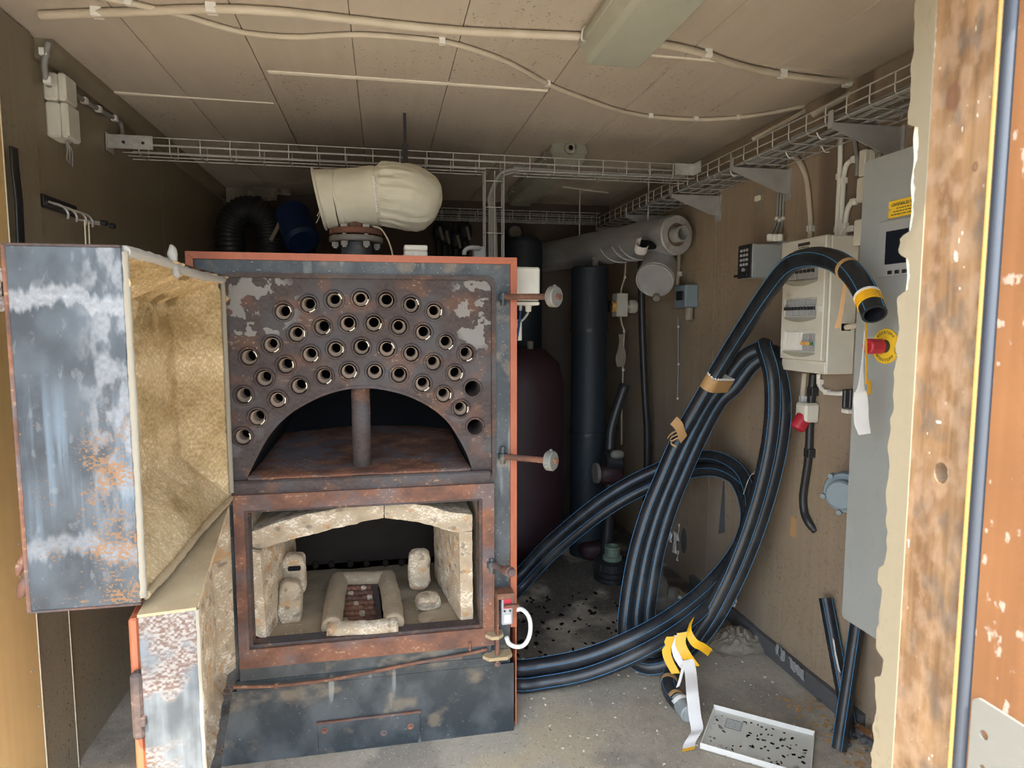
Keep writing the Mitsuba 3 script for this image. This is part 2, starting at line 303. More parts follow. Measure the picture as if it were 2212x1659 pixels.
def f_wood(p, n, uv):     # weathered varnished pine
    g = fbm(p.y * 110 + 3 * fbm(p.y * 8, p.z * 1.5, 2.0), p.z * 2.6, p.x * 60, 4); b = fbm(p.y * 30, p.z * 12, 5.0, 5); w = fbm(p.y * 60, p.z * 40, 2.0, 5)
    c = mix((0.125, 0.067, 0.032), (0.26, 0.155, 0.08), smoothstep(0.2, 0.8, g * 0.5 + b * 0.5))
    c = mix(c, (0.33, 0.225, 0.15), smoothstep(0.35, 0.75, w) * 0.45)
    c = mix(c, (0.085, 0.075, 0.065), smoothstep(0.52, 0.78, fbm(p.y * 45 + 9, p.z * 22, 7.0, 5)) * 0.5)
    c = mix(c, (0.55, 0.50, 0.42), smoothstep(0.90, 0.94, noise(p.y * 190, p.z * 110, 3.0)) * smoothstep(0.5, 0.6, b) * 0.7)
    for (y, z, r) in ((0.765, 1.80, 0.022), (0.70, 1.12, 0.02), (0.725, 1.70, 0.008)):
        d = dr.sqrt(dr.square((p.y - y) * 1.5) + dr.square(p.z - z)); c = mix(c, (0.13, 0.06, 0.035), smoothstep(r, r * 0.6, d) * (0.5 + 0.4 * smoothstep(0.0, r, d)))
    return c
def f_wood2(p, n, uv):
    g = fbm(p.y * 80, p.z * 2.0, p.x * 50, 3); b = fbm(p.y * 10, p.z * 5, 1.0, 3)
    c = mix((0.13, 0.055, 0.022), (0.27, 0.125, 0.055), g * 0.5 + b * 0.5)
    return mix(c, (0.42, 0.36, 0.30), smoothstep(0.68, 0.76, fbm(p.y * 70, p.z * 40, 4.0, 5)) * 0.6)
def f_galv(p, n, uv):
    v = fbm(p.x * 60, p.y * 60, p.z * 60, 2); return mix((0.40, 0.40, 0.385), (0.58, 0.58, 0.555), v)
def f_cover(p, n, uv):    # dirty white fabric jacket
    a = fbm(p.x * 7, p.y * 7, p.z * 7, 4)
    return mix((0.42, 0.40, 0.31), (0.62, 0.60, 0.49), a * 1.1 - 0.05)
def f_tray(p, n, uv):     # white tray lid with leaf litter specks
    a = smoothstep(0.74, 0.78, noise(p.x * 75, p.y * 75, 3.0)) * smoothstep(0.50, 0.62, fbm(p.x * 9, p.y * 9, 1.0, 3) + 0.4 * (p.x - 1.35))
    c = mix((0.52, 0.515, 0.46), (0.60, 0.59, 0.53), fbm(p.x * 8, p.y * 8, 0.0, 3))
    return mix(c, (0.06, 0.045, 0.03), a * 0.9)
def f_cable(p, n, uv):
    return mix((0.40, 0.34, 0.25), (0.56, 0.50, 0.40), fbm(p.x * 12, p.y * 12, p.z * 12, 3))
def f_board(p, n, uv):    # white electrical boxes, dusty
    return mix((0.50, 0.48, 0.41), (0.60, 0.58, 0.50), fbm(p.x * 9, p.y * 9, p.z * 9, 3))
def f_shade(p, n, uv):    # lamp shade, yellowed and dirty
    return mix((0.24, 0.24, 0.19), (0.36, 0.36, 0.29), fbm(p.x * 6, p.y * 6, p.z * 6, 4))
def f_foil(p, n, uv):
    return mix((0.30, 0.30, 0.30), (0.44, 0.44, 0.43), fbm(p.x * 20, p.y * 6, p.z * 20, 3))
def h_fine(p, n, uv): return fbm(p.x * 180, p.y * 180, p.z * 180, 2) * 0.0012
def h_rust(p, n, uv): return fbm(p.x * 140, p.y * 140, p.z * 140, 3) * 0.0016
def h_insul(p, n, uv): return fbm(p.x * 70, p.y * 70, p.z * 50, 4) * 0.006

PLY = mat('plywood', prin(proc(f_ply), 0.42, spec=0.45)); PLYDULL = mat('dull_plywood', prin(proc(f_plydull), 0.5, spec=0.35)); GOLDPLY = mat('golden_plywood', prin(proc(f_gold), 0.4, spec=0.45)); WALLR = mat('plywood_sooty', prin(proc(f_wallr), 0.5, spec=0.35))
CEIL = mat('ceiling_board', prin(proc(f_ceil), 0.7, spec=0.25)); FLOOR = mat('concrete', bumped(prin(proc(f_floor), 0.9, spec=0.2), h_fine))
GROUND = mat('gravel', prin(proc(f_ground), 0.95, spec=0.1)); RUST = mat('rust', bumped(prin(proc(f_rust), 0.78, spec=0.35), h_rust))
SHEETM = mat('tube_sheet_steel', bumped(prin(proc(f_sheet), 0.72, spec=0.35), h_rust)); REDRUST = mat('red_rust', bumped(prin(proc(f_redrust), 0.8, spec=0.3), h_rust))
BLACK = mat('black_paint', prin(proc(f_black), 0.5, spec=0.45)); DOOR = mat('door_steel', prin(proc(f_door), 0.42, spec=0.5))
DOOR2 = mat('lower_door_steel', prin(proc(f_door2), 0.5, spec=0.5)); INSUL = mat('insulation', bumped(prin(proc(f_insul), 0.95, spec=0.1), h_insul))
DUST = mat('ochre_dust', bumped(prin(proc(f_dust), 0.95, spec=0.1), h_fine)); REFR = mat('fireclay', bumped(prin(proc(f_refr), 0.95, spec=0.1), h_insul))
ASH = mat('ash', bumped(prin(proc(f_ash), 0.95, spec=0.1), h_rust)); ORANGE = mat('orange_paint', prin(proc(f_orange), 0.5, spec=0.4))
HOSE = mat('black_hose', prin(proc(f_hose), 0.40, spec=0.42)); CAB = mat('grey_cabinet', prin(proc(f_cabinet), 0.45, spec=0.45))
WOOD = mat('pine', prin(proc(f_wood), 0.45, spec=0.45)); WOOD2 = mat('varnished_pine', prin(proc(f_wood2), 0.35, spec=0.5))
GALV = mat('galvanised', prin(proc(f_galv), 0.42, metal=0.55)); COVER = mat('fabric_jacket', prin(proc(f_cover), 0.85, spec=0.2))
TRAYM = mat('tray_lid', prin(proc(f_tray), 0.5, spec=0.4)); CABLE = mat('cable_sheath', prin(proc(f_cable), 0.6, spec=0.35))
BOARD = mat('white_box_plastic', prin(proc(f_board), 0.45, spec=0.45)); SHADE = mat('lamp_shade_plastic', prin(proc(f_shade), 0.4, spec=0.45))
FOIL = mat('foil_jacket', prin(proc(f_foil), 0.45, metal=0.35))
SOOT_SHADE = mat('soot_shade_fireclay', bumped(prin((0.035, 0.028, 0.022), 0.95, spec=0.1), h_rust))  # soot, with the furnace's inner shade also put into the colour
BACKW = mat('shade_dark_board', prin((0.10, 0.078, 0.062), 0.7, spec=0.3))  # board colour darkened to stand in for shade at the back
def flat(name, c, r=0.5, m=0.0, s=0.5): return mat(name, prin(c, r, m, s))
WHITE = flat('white_plastic', (0.66, 0.65, 0.60)); GREYP = flat('grey_plastic', (0.30, 0.31, 0.31)); DARKP = flat('black_plastic', (0.018, 0.019, 0.021), 0.45)
RUBBER = flat('rubber_seal', (0.035, 0.042, 0.055), 0.45); PALE = flat('pale_joint', (0.72, 0.66, 0.52), 0.7); STRIPE = flat('blue_stripe', (0.04, 0.19, 0.36), 0.5)
YELLOW = flat('yellow_tape', (0.80, 0.42, 0.015), 0.45); YSIGN = flat('yellow_sign', (0.72, 0.47, 0.03), 0.5); PAPER = flat('white_tape', (0.76, 0.74, 0.71), 0.7)
BROWNF = flat('brown_insulation', (0.12, 0.085, 0.06), 0.9); KRAFT = flat('brown_tape', (0.42, 0.25, 0.105), 0.6); RED = flat('red_plastic', (0.40, 0.02, 0.035), 0.45); INK = flat('print', (0.05, 0.045, 0.04), 0.6)
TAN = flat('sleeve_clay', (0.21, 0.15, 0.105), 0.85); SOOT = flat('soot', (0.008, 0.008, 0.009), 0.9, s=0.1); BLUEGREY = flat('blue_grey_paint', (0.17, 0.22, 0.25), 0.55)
MAROON = flat('maroon_tank', (0.030, 0.012, 0.016), 0.6); BLUE = flat('blue_plastic', (0.008, 0.030, 0.10), 0.5); BRASS = flat('verdigris_brass', (0.16, 0.22, 0.17), 0.5, 0.3)
IRON = flat('grey_cast_iron', (0.16, 0.155, 0.135), 0.6); SCREEN = flat('dark_screen', (0.006, 0.010, 0.018), 0.35); FOAM = flat('white_foam', (0.70, 0.65, 0.53), 0.9)
RAG = flat('grey_cloth', (0.25, 0.215, 0.165), 0.8); FELT = flat('grey_felt_strip', (0.085, 0.085, 0.085), 0.85); GCABLE = flat('grey_cable', (0.21, 0.205, 0.19), 0.5)
GREEN = flat('green_plastic', (0.02, 0.16, 0.09), 0.5); AMBER = flat('amber_plastic', (0.62, 0.33, 0.08), 0.5); TEAL = flat('dark_teal_jacket', (0.012, 0.019, 0.026), 0.6)
ROPE = flat('rope_gasket', (0.25, 0.22, 0.17), 0.95, s=0.1); ROPEG = flat('grey_rope_gasket', (0.30, 0.28, 0.25), 0.95, s=0.1); SUN_EDGE = flat('painted_sunlit_edge', (0.55, 0.32, 0.09), 0.5)
# ================================================================== the setting
struct('ground', box(-9, 9, -9, 0.60, -0.35, -0.10), GROUND, 'bare gravelly ground outside the doorway')
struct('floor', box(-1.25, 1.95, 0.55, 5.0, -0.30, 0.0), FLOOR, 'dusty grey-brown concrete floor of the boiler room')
# front wall with the doorway the camera looks through
wf = sg.box(-1.25, -0.12, 1.95, 2.62).difference(sg.box(-1.02, -0.2, 0.79, 1.98))
struct('wall_front', prism_y(wf, 0.60, YF), PLY, 'front wall around the open doorway')
# back wall
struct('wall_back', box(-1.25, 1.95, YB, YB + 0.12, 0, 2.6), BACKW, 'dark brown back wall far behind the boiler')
# left wall: carcass and three boards
struct('wall_left', box(-1.25, -1.064, YF, YB, 0, 2.6), PLY, 'left wall clad in brown plywood boards')
yA, yB2 = 2.093, 2.312
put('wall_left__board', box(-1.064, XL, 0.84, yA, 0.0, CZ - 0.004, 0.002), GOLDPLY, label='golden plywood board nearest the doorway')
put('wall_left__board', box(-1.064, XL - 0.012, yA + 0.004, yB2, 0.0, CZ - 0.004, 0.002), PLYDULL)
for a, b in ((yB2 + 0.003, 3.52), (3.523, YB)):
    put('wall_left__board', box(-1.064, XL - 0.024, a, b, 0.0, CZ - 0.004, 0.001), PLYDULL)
put('wall_left__edge_strip', box(XL - 0.012, XL + 0.001, yA, yA + 0.004, 0.0, 2.2), PALE, label='pale cut edge of the front plywood board')
put('wall_left__edge_strip', box(XL - 0.024, XL - 0.0105, yB2 - 0.001, yB2 + 0.002, 0.0, 0.62), PALE)
for py in (750, 1175, 1245, 1450, 1525):
    q = AX({750: 12, 1175: 40, 1245: 43, 1450: 68, 1525: 84}[py], py, XL)
    if q[1] < yA: put('wall_left__screw', lathe([(0, 0), (0.0045, 0), (0.003, 0.0016), (0, 0.002)], (1, 0, 0), (XL, q[1], q[2]), 10), GALV)
struct('trim_1', prism_y(sg.Polygon([(-1.054, CZ), (-1.054, CZ - 0.06), (-1.035, CZ - 0.06), (-1.0, CZ - 0.025), (-1.0, CZ)]), 2.36, YB), PLYDULL, 'sloping brown cover strip along the top of the left wall')
# right wall
struct('wall_right', box(XR + 0.014, 1.95, YF, YB, 0, 2.6), WALLR, 'right wall clad in stained brown boards behind the cabinets')
for a, b in ((YF, 1.775), (1.785, 3.148), (3.152, YB)):
    put('wall_right__board', box(XR, XR + 0.014, a, b, 0.0, CZ - 0.003, 0.0012), WALLR)
put('wall_right__joint_strip', box(XR - 0.003, XR + 0.01, 1.774, 1.786, 0.0, 1.2), PALE, label='pale upright joint strip under the grey cabinet')
struct('trim_right', rough(box(XR - 0.022, XR, 1.95, 3.3, 0.0, 0.075).subdivide_to_size(0.04), 0.006, 14, 3), FELT, 'dark grey felt skirting along the foot of the right wall')
for k, (px, py, w) in enumerate(((1690, 1415, 0.03), (1712, 1437, 0.04), (1728, 1452, 0.05), (1680, 1403, 0.02))):
    q = AX(px, py, XR - 0.03); put('trim_right__torn_foil', rough(sheet([[q + [0.004 * math.sin(i + k), (j - 1.5) * w / 3, (i - 1.5) * 0.016 + 0.004 * math.cos(j * 2 + k)] for j in range(4)] for i in range(4)], 0.001), 0.006, 40, k), FOIL)
# ceiling: boards between joints
sstruct('ceiling', 'tan board ceiling with narrow joints and white joint strips')
put('ceiling', box(-1.25, 1.95, 0.62, 5.0, CZ + 0.012, 2.62), CEIL)
XS = [-1.06, -0.737, -0.405, -0.08, 0.25, 0.635, 1.0, 1.36, 1.72]
BR = [[2.842, 4.4], [2.842, 4.4], [2.503, 4.4], [2.503, 4.4], [2.503, 4.4], [2.112, 4.22], [2.112, 4.22], [2.112, 4.22]]
for i in range(8):
    gx = 0.0032 if i in (1, 2, 4, 5) else 0.0016
    for a, b in zip([YF] + BR[i], BR[i] + [YB]):
        put('ceiling__board', box(XS[i] + gx / 2, XS[i + 1] - gx / 2, a + 0.0015, b - 0.0015, CZ, CZ + 0.012, 0.0012), CEIL)
def joint(x0, x1, y0, y1, w0, w1):
    put('ceiling__joint_strip', prism_z(sg.Polygon([(x0, y0 - w0 / 2), (x1, y1 - w1 / 2), (x1, y1 + w1 / 2), (x0, y0 + w0 / 2)]), CZ - 0.004, CZ + 0.004), FOAM, label='white joint strip')
joint(-1.05, -0.74, 2.838, 2.845, 0.024, 0.006); joint(-0.74, -0.42, 2.845, 2.848, 0.004, 0.003)
joint(-0.384, 0.10, 2.505, 2.50, 0.020, 0.020); joint(0.10, 0.631, 2.50, 2.497, 0.020, 0.011)
joint(0.867, 1.14, 2.11, 2.112, 0.009, 0.006); joint(1.16, 1.52, 4.183, 4.32, 0.02, 0.032)
# the doorway's right jamb, close to the camera
JX = 0.75
sstruct('door_1', 'weathered pine jamb of the open doorway with a black rubber seal')
th = np.linspace(0, 2 * np.pi, 24, endpoint=False)
hole = sg.Polygon([(0.747 + 0.0115 * math.cos(a), 1.294 + 0.015 * math.sin(a)) for a in th])
put('door_1__jamb_board', prism_x(sg.box(0.7045, -0.1, 0.802, 1.98).difference(hole), JX, JX + 0.04), WOOD, label='worn pine board with a lock hole')
put('door_1__hole_lining', prism_x(sg.box(0.725, 1.27, 0.77, 1.32), JX + 0.022, JX + 0.03), PALE)
put('door_1__sunlit_edge', box(JX - 0.003, JX + 0.02, 0.6990, 0.7055, -0.1, 1.98, 0.002), SUN_EDGE, label='pine board edge coloured bright as if sunlit')  # sunlight along this edge is put into its golden colour
put('door_1__rubber_seal', tube([(JX + 0.004, 0.6895, -0.1), (JX + 0.004, 0.6895, 1.98)], 0.0105, 14, sm=False), RUBBER, True, label='black tubular rubber seal')
put('door_1__stop_board', box(JX - 0.002, JX + 0.04, 0.50, 0.679, -0.1, 1.98, 0.002), WOOD2, label='orange-brown varnished stop board')
plate = sg.box(0.54, -0.05, 0.6715, 1.018).buffer(-0.012).buffer(0.012)
for (y, z, r) in ((0.652, 0.975, 0.006), (0.650, 0.93, 0.005), (0.653, 0.885, 0.006)): plate = plate.difference(sg.Point(y, z).buffer(r))
put('door_1__strike_plate', prism_x(plate, JX - 0.006, JX - 0.002), IRON, label='galvanised strike plate with screw holes')
zz = np.linspace(-0.1, 1.98, 420)
rg = meshkit.fbm(np.stack([zz * 9, zz * 0, zz * 0], 1), 4, 5) - 0.5; r2 = meshkit.noise(np.stack([zz * 45, zz * 0 + 3, zz * 0], 1), 2) - 0.5
edge = 0.8385 + 0.012 * rg + 0.006 * r2 + 0.004 * (meshkit.noise(np.stack([zz * 120, zz * 0 + 5, zz * 0], 1), 7) - 0.5)
for (za, zb, dd) in ((1.625, 1.785, -0.018), (1.54, 1.60, -0.02), (0.945, 0.99, -0.012), (1.09, 1.13, 0.010)): edge += dd * np.clip(np.minimum(zz - za, zb - zz) / 0.008, 0, 1)
lin = sg.Polygon([(0.800, z) for z in (zz[0], zz[-1])] + [(e, z) for e, z in zip(edge[::-1], zz[::-1])])
put('door_1__torn_lining', prism_x(lin, JX - 0.002, JX + 0.006), PLYDULL, label='torn ragged edge of the wall lining')
foam = sg.Polygon([(0.800, zz[0]), (0.800, zz[-1])] + [(0.834 + 0.006 * n, z) for n, z in zip((meshkit.noise(np.stack([zz * 30, zz * 0, zz * 0 + 8], 1), 4) - 0.5)[::-1], zz[::-1])])
put('door_1__foam_filling', prism_x(foam, JX + 0.006, JX + 0.03), FOAM, label='white insulating foam showing where the lining is torn')

# ================================================================== lamps and cables on the ceiling
def lamp(name, label, x0, x1, ya, yb, zb, hang=0.0):
    t = thing(name, label, 'ceiling lamp', None); xm = (x0 + x1) / 2
    put(t + '__housing', prism_y(sg.Polygon([(x0 + 0.012, CZ), (x1 - 0.012, CZ), (x1, CZ - 0.03), (x1, CZ - 0.045), (x0, CZ - 0.045), (x0, CZ - 0.03)]), ya, yb), SHADE)
    w = (x1 - x0); pr = [(x0 + 0.006, CZ - 0.0452), (x1 - 0.006, CZ - 0.0452), (x1 - 0.02, zb + 0.012), (x1 - 0.034, zb), (x0 + 0.034, zb), (x0 + 0.02, zb + 0.012)]
    put(t + '__diffuser', prism_y(sg.Polygon(pr), ya + 0.006, yb - 0.006), SHADE, label='ribbed milky diffuser')
    for y in np.arange(ya + 0.09, yb, 0.42):
        for s, x in ((-1, x0), (1, x1)):
            put(t + '__clip', tube([(x + s * 0.002, y, CZ - 0.02), (x + s * 0.010, y, CZ - 0.03), (x + s * 0.009, y + 0.01, CZ - 0.052), (x - s * 0.004, y + 0.012, CZ - 0.055)], 0.003, 6), GALV)
    return t
lamp('fluorescent_lamp', 'dirty fluorescent batten lamp close to the doorway, under the ceiling', 0.598, 0.82, 0.98, 1.985, 2.285)
t = lamp('fluorescent_lamp', 'far grey fluorescent lamp behind the cross cable tray', 0.825, 1.015, 3.20, 4.38, 2.285)
put(t + '__gland', lathe([(0.012, 0), (0.030, 0), (0.030, 0.014), (0.024, 0.02), (0.012, 0.02)], (0, -1, 0), (0.925, 3.202, CZ - 0.020), 20, True), SHADE, True)
put(t + '__gland_hole', cyl((0.925, 3.203, CZ - 0.020), (0.925, 3.188, CZ - 0.020), 0.013), SOOT)
def cable(name, label, pts, r, cl, mat=CABLE, clips=(), nrm=(0, 0, 1), group=None, cat='cable', clipm=WHITE, s=8, bed=0.0):
    t = thing(name, label, cat, group); put(t + '__sheath', tube(pts, r, s), mat, True)
    for c in clips:
        d = np.asarray(nrm, float); u = np.abs(d) * (0.5 * r) + (1 - np.abs(d)) * 1.0
        sz = np.where(np.abs(d) > 0.5, 2.3 * r + 0.001, 2.15 * r + 0.002)
        put(t + '__clip', cbox(np.asarray(c) + d * 0.3 * r, sz, 0.0015), clipm)
    return t
C = lambda L, z: [AZ(a, b, z) for a, b in L]
cz1 = CZ - 0.0135
L1 = C([(88, 33), (250, 27), (450, 20), (580, 24), (700, 36), (850, 53), (1000, 67), (1120, 73), (1262, 79)], cz1)
cable('ceiling_cable', 'thick cream cable clipped across the ceiling from the left wall to the near lamp', L1, 0.0125, None, clips=[AZ(457, 20, cz1), AZ(210, 29, cz1)])
L2 = C([(1418, 94), (1470, 103), (1530, 119), (1600, 142), (1690, 161), (1780, 173), (1858, 185)], cz1)
cable('ceiling_cable', 'thick grey-cream cable running from the near lamp to the right wall tray', L2 + [np.array([1.56, L2[-1][1] + 0.02, 2.26])], 0.0115, None, clips=[AZ(1528, 118, cz1), AZ(1690, 161, cz1), AZ(1830, 181, cz1)])
cz2 = CZ - 0.0095
L3 = C([(205, -8), (270, 4), (330, 18), (395, 33), (450, 50), (520, 69), (580, 77), (650, 80), (760, 75), (850, 79), (955, 90), (1020, 106), (1100, 136), (1185, 182), (1260, 212), (1340, 239), (1410, 252), (1500, 258), (1580, 255), (1660, 245), (1710, 235), (1750, 232)], cz2)
cable('ceiling_cable', 'thin winding cream cable crossing the ceiling to the right wall tray', L3 + [np.array([1.50, L3[-1][1] + 0.05, 2.25])], 0.0085, None, clips=[AZ(278, 5, cz2), AZ(955, 90, cz2), AZ(1183, 181, cz2), AZ(1503, 258, cz2), AZ(1595, 254, cz2), AZ(1405, 251, cz2)])

# ================================================================== wire trays
def wire_tray(name, label, o, al, sd, up, length, width, height, step, first=0.05, wr=0.0024, skip=()):
    t = thing(name, label, 'cable tray'); o, al, sd, up = (np.asarray(q, float) for q in (o, al, sd, up))
    for (s, u) in ((0, 1), (0, 0.5), (0, 0), (0.5, 0), (1, 0), (1, 0.5), (1, 1)):
        a = o + sd * s * width + up * u * height
        segs = [(0, length)] if not (u == 0 and skip) else [(0, skip[0]), (skip[1], length)]
        for (q0, q1) in segs: put(t + '__long_wire', rod(a + al * q0, a + al * q1, wr, 6), GALV, True)
    e = wr * 1.7; c = first
    um = None
    while c < length:
        p = o + al * c
        if not (skip and skip[0] < c < skip[1]):
            pts = [p + up * height - sd * e * 0, p + up * 0.012, p + sd * 0.012 - up * e, p + sd * (width - 0.012) - up * e, p + sd * width + up * 0.012, p + sd * width + up * height]
            put(t + '__cross_wire', tube(pts, wr, 6, sm=False), GALV, True)
        else:
            for s in (0, 1): put(t + '__cross_wire', rod(p + sd * s * width, p + sd * s * width + up * height, wr, 6), GALV, True)
        c += step
    return t
HT, ZC = 0.062, 2.171
xt0 = -1.0
vx = (AY(1046, 450, 2.93)[0], AY(1086, 450, 2.93)[0])
ct = wire_tray('wire_cable_tray', 'long galvanised wire cable tray crossing the room above the boiler', (xt0, 2.882, ZC), (1, 0, 0), (0, 1, 0), (0, 0, 1), 2.44, 0.112, HT, 0.1135, 0.06, skip=(vx[0] - xt0 + 0.0, vx[1] - xt0 + 0.06))
eb = [box(XL - 0.02, XL - 0.017 + 0.0, 2.86, 2.93, ZC, ZC + 0.07), box(XL - 0.02, -0.885, 2.872, 2.875, ZC + 0.012, ZC + 0.065)]
put(ct + '__end_bracket', cat(eb), GALV, label='perforated steel end bracket')
for x in (-0.99, -0.955, -0.92): put(ct + '__bolt', cyl((x, 2.874, ZC + 0.036), (x, 2.866, ZC + 0.036), 0.0055, 8), DARKP if x != -0.955 else GALV)
put(ct + '__end_bracket', cat([box(1.335, 1.425, 2.872, 2.875, ZC + 0.012, ZC + 0.064), box(1.425, 1.428, 2.80, 2.875, ZC + 0.012, ZC + 0.064)]), GALV)
put(ct + '__bolt', cyl((1.38, 2.874, ZC + 0.036), (1.38, 2.862, ZC + 0.036), 0.005, 8), GALV)
hx = AY(874, 330, 2.93)[0]
put(ct + '__ceiling_hanger', cat([box(hx - 0.011, hx + 0.011, 2.87, 2.874, ZC - 0.012, CZ - 0.13), box(hx - 0.011, hx + 0.011, 2.87, 3.0, ZC - 0.012, ZC - 0.009), box(hx - 0.006, hx + 0.006, 2.872, 2.876, ZC + 0.08, CZ)]), DARKP, label='dark strap hanger')
vt = wire_tray('wire_cable_tray', 'upright wire tray dropping from the cross tray to the boiler top', (vx[0], 2.90, 1.725), (0, 0, 1), (1, 0, 0), (0, 1, 0), ZC - 1.725 - 0.002, vx[1] - vx[0], 0.062, 0.113, 0.06)
rt = wire_tray('wire_cable_tray', 'wire cable tray full of cables along the top of the right wall', (1.45, 0.95, 2.152), (0, 1, 0), (1, 0, 0), (0, 0, 1), 3.35, 0.205, 0.064, 0.1, 0.03, wr=0.0026)
bt = wire_tray('wire_cable_tray', 'dim wire cable tray in front of the back wall', (0.10, 4.24, 2.172), (1, 0, 0), (0, 1, 0), (0, 0, 1), 1.34, 0.11, 0.06, 0.115, 0.05)
for y in (1.925, 2.538, 3.12, 3.75, 4.30):
    t = rt + '__bracket'
    k = put(t, cat([prism_y(sg.Polygon([(XR - 0.004, 2.145), (XR - 0.004, 2.045), (XR - 0.05, 2.05), (1.435, 2.128), (1.435, 2.145)]), y - 0.002, y + 0.002), box(1.435, XR - 0.004, y - 0.002, y + 0.032, 2.1425, 2.1455), box(XR - 0.006, XR, y - 0.015, y + 0.035, 2.02, 2.15), box(1.434, 1.438, y - 0.002, y + 0.02, 2.13, 2.185)]), FOIL, label='tapered grey cantilever bracket')
for k in range(7):
    x = 1.475 + 0.024 * k; z = 2.163 + 0.012 * (k % 2); yy = np.linspace(1.0, 4.1 - 0.25 * (k % 3), 9)
    pts = [(x + 0.010 * math.sin(1.7 * i + k), y, z + 0.004 * math.sin(2.3 * i + k)) for i, y in enumerate(yy)]
    cable('tray_cable', 'grey cable lying in the wire tray along the right wall', pts, 0.0075 + 0.002 * (k % 2), None, GCABLE, group='cables lying in the right wall tray', s=7)
for k in range(4):
    zt = ZC + 0.012 + 0.008 * (k % 2); yk = 2.905 + 0.018 * k
    pts = [(1.40, yk, zt + 0.004), (1.0, yk + 0.006 * math.sin(k * 2.0), zt), (0.6, yk, zt + 0.003), (vx[0] + 0.17, yk - 0.004 * k, zt), (vx[0] + 0.075, yk - 0.006 * k, zt - 0.02 - 0.006 * k), (vx[0] + 0.022 + 0.006 * k, yk - 0.01 * k + 0.01, zt - 0.12), (vx[0] + 0.024 + 0.008 * k, 2.93, 2.0), (vx[0] + 0.024 + 0.010 * k, 2.93, 1.80), (vx[0] + 0.024 + 0.010 * k, 2.935, 1.727)]
    cable('drop_cable', 'grey cable bending from the cross tray down the upright tray', pts, 0.0075, None, GCABLE, group='cables dropping to the boiler', s=8)
# white cable ties under the right tray
for k, (x, y) in enumerate(((1.47, 2.05), (1.52, 2.3), (1.47, 2.62), (1.6, 2.2))):
    put(rt + '__cable_tie', tube([(x, y, 2.15), (x + 0.008, y - 0.01, 2.128), (x + 0.03, y - 0.005, 2.13)], 0.0022, 6), PAPER)

# ================================================================== left wall fittings
bx = AY(143, 190, 2.40)[0]
xw = XL - 0.024
def jbox_left(label, y0, y1, z0, z1, x1, lid=True):
    t = thing('junction_box', label, 'junction box'); xm = xw + (x1 - xw) * 0.62
    put(t + '__base', box(xw, xm, y0, y1, z0, z1, 0.006), BOARD); put(t + '__lid', box(xm + 0.0008, x1, y0 - 0.001, y1 + 0.001, z0, z1, 0.006), BOARD)
    return t
yb0, yb1 = 2.395, AX(166, 190, bx)[1]
t = jbox_left('upper white junction box on the left wall with a cable entering its side', yb0, yb1, 2.212, 2.298, bx)
for z in (2.232, 2.255, 2.280): put(t + '__knockout', cyl((xw + 0.022, yb0 + 0.001, z), (xw + 0.022, yb0 - 0.003, z), 0.009, 14), BOARD)
t2 = jbox_left('lower white junction box on the left wall, right below another one', yb0 + 0.005, yb1 + 0.01, 2.098, 2.209, bx)
cable('wall_cable', 'grey cable bending down the left wall corner into the upper junction box', [(-1.0, 2.33, CZ - 0.02), (-1.012, 2.335, CZ - 0.06), (-1.02, 2.34, 2.30), (-1.02, 2.345, 2.262), (-1.024, 2.37, 2.252), (xw + 0.02, yb0 - 0.002, 2.256)], 0.0095, None, GCABLE, clips=[(-1.02, 2.337, 2.335), (-1.02, 2.352, 2.256)], nrm=(1, 0, 0))
cable('wall_cable', 'grey conduit clipped along the left wall from the junction box to the cross tray', [(xw + 0.02, yb1, 2.26), (xw + 0.016, yb1 + 0.08, 2.285), (xw + 0.012, 2.75, 2.300), (xw + 0.012, 2.95, 2.315), (xw + 0.014, 3.0, 2.31), (xw + 0.016, 3.01, 2.24)], 0.009, None, GCABLE, clips=[(xw + 0.012, 2.66, 2.294), (xw + 0.012, 2.78, 2.302), (xw + 0.012, 2.93, 2.313)], nrm=(1, 0, 0))
t = thing('hanging_wire', 'short frayed wires dangling below the lower junction box', 'wire')
for k in range(3): put(t + '__strand', tube([(bx - 0.03, yb0 + 0.05, 2.10), (bx - 0.028 + 0.004 * k, yb0 + 0.055 + 0.006 * k, 2.07), (bx - 0.035, yb0 + 0.06 + 0.02 * k, 2.045 - 0.008 * k), (bx - 0.034, yb0 + 0.07 + 0.016 * k, 2.035)], 0.0022, 6), GCABLE)
t = thing('tool_rail', 'black tool rail with hooks on the left wall above the open door', 'tool rail')
put(t + '__rail', box(xw, xw + 0.012, 2.33, 2.56, 1.865, 1.905, 0.003), DARKP)
for k, y in enumerate((2.36, 2.42, 2.49, 2.54)):
    put(t + '__hook', tube([(xw + 0.012, y, 1.885), (xw + 0.05, y, 1.872), (xw + 0.065, y, 1.852), (xw + 0.06, y + 0.01, 1.835)], 0.004, 7), GALV)
for y in (2.54, 2.61):
    put(t + '__peg', rod((xw, y + 0.03, 1.862), (xw + 0.085, y + 0.03, 1.852), 0.004, 8), GALV); put(t + '__peg_cap', cyl((xw + 0.08, y + 0.03, 1.853), (xw + 0.10, y + 0.03, 1.85), 0.010, 12, 0.002), DARKP)
for k in range(2):
    tag(put('pale_string', tube([(xw + 0.06, 2.492 + 0.03 * k, 1.85), (xw + 0.055, 2.495 + 0.03 * k, 1.6), (xw + 0.05, 2.50 + 0.03 * k, 1.35), (xw + 0.05, 2.50 + 0.03 * k, 1.25)], 0.0024, 6), PALE), ('left', 'right')[k] + ' of two thin pale strings hanging straight down from the tool rail', 'string', 'strings on the tool rail')
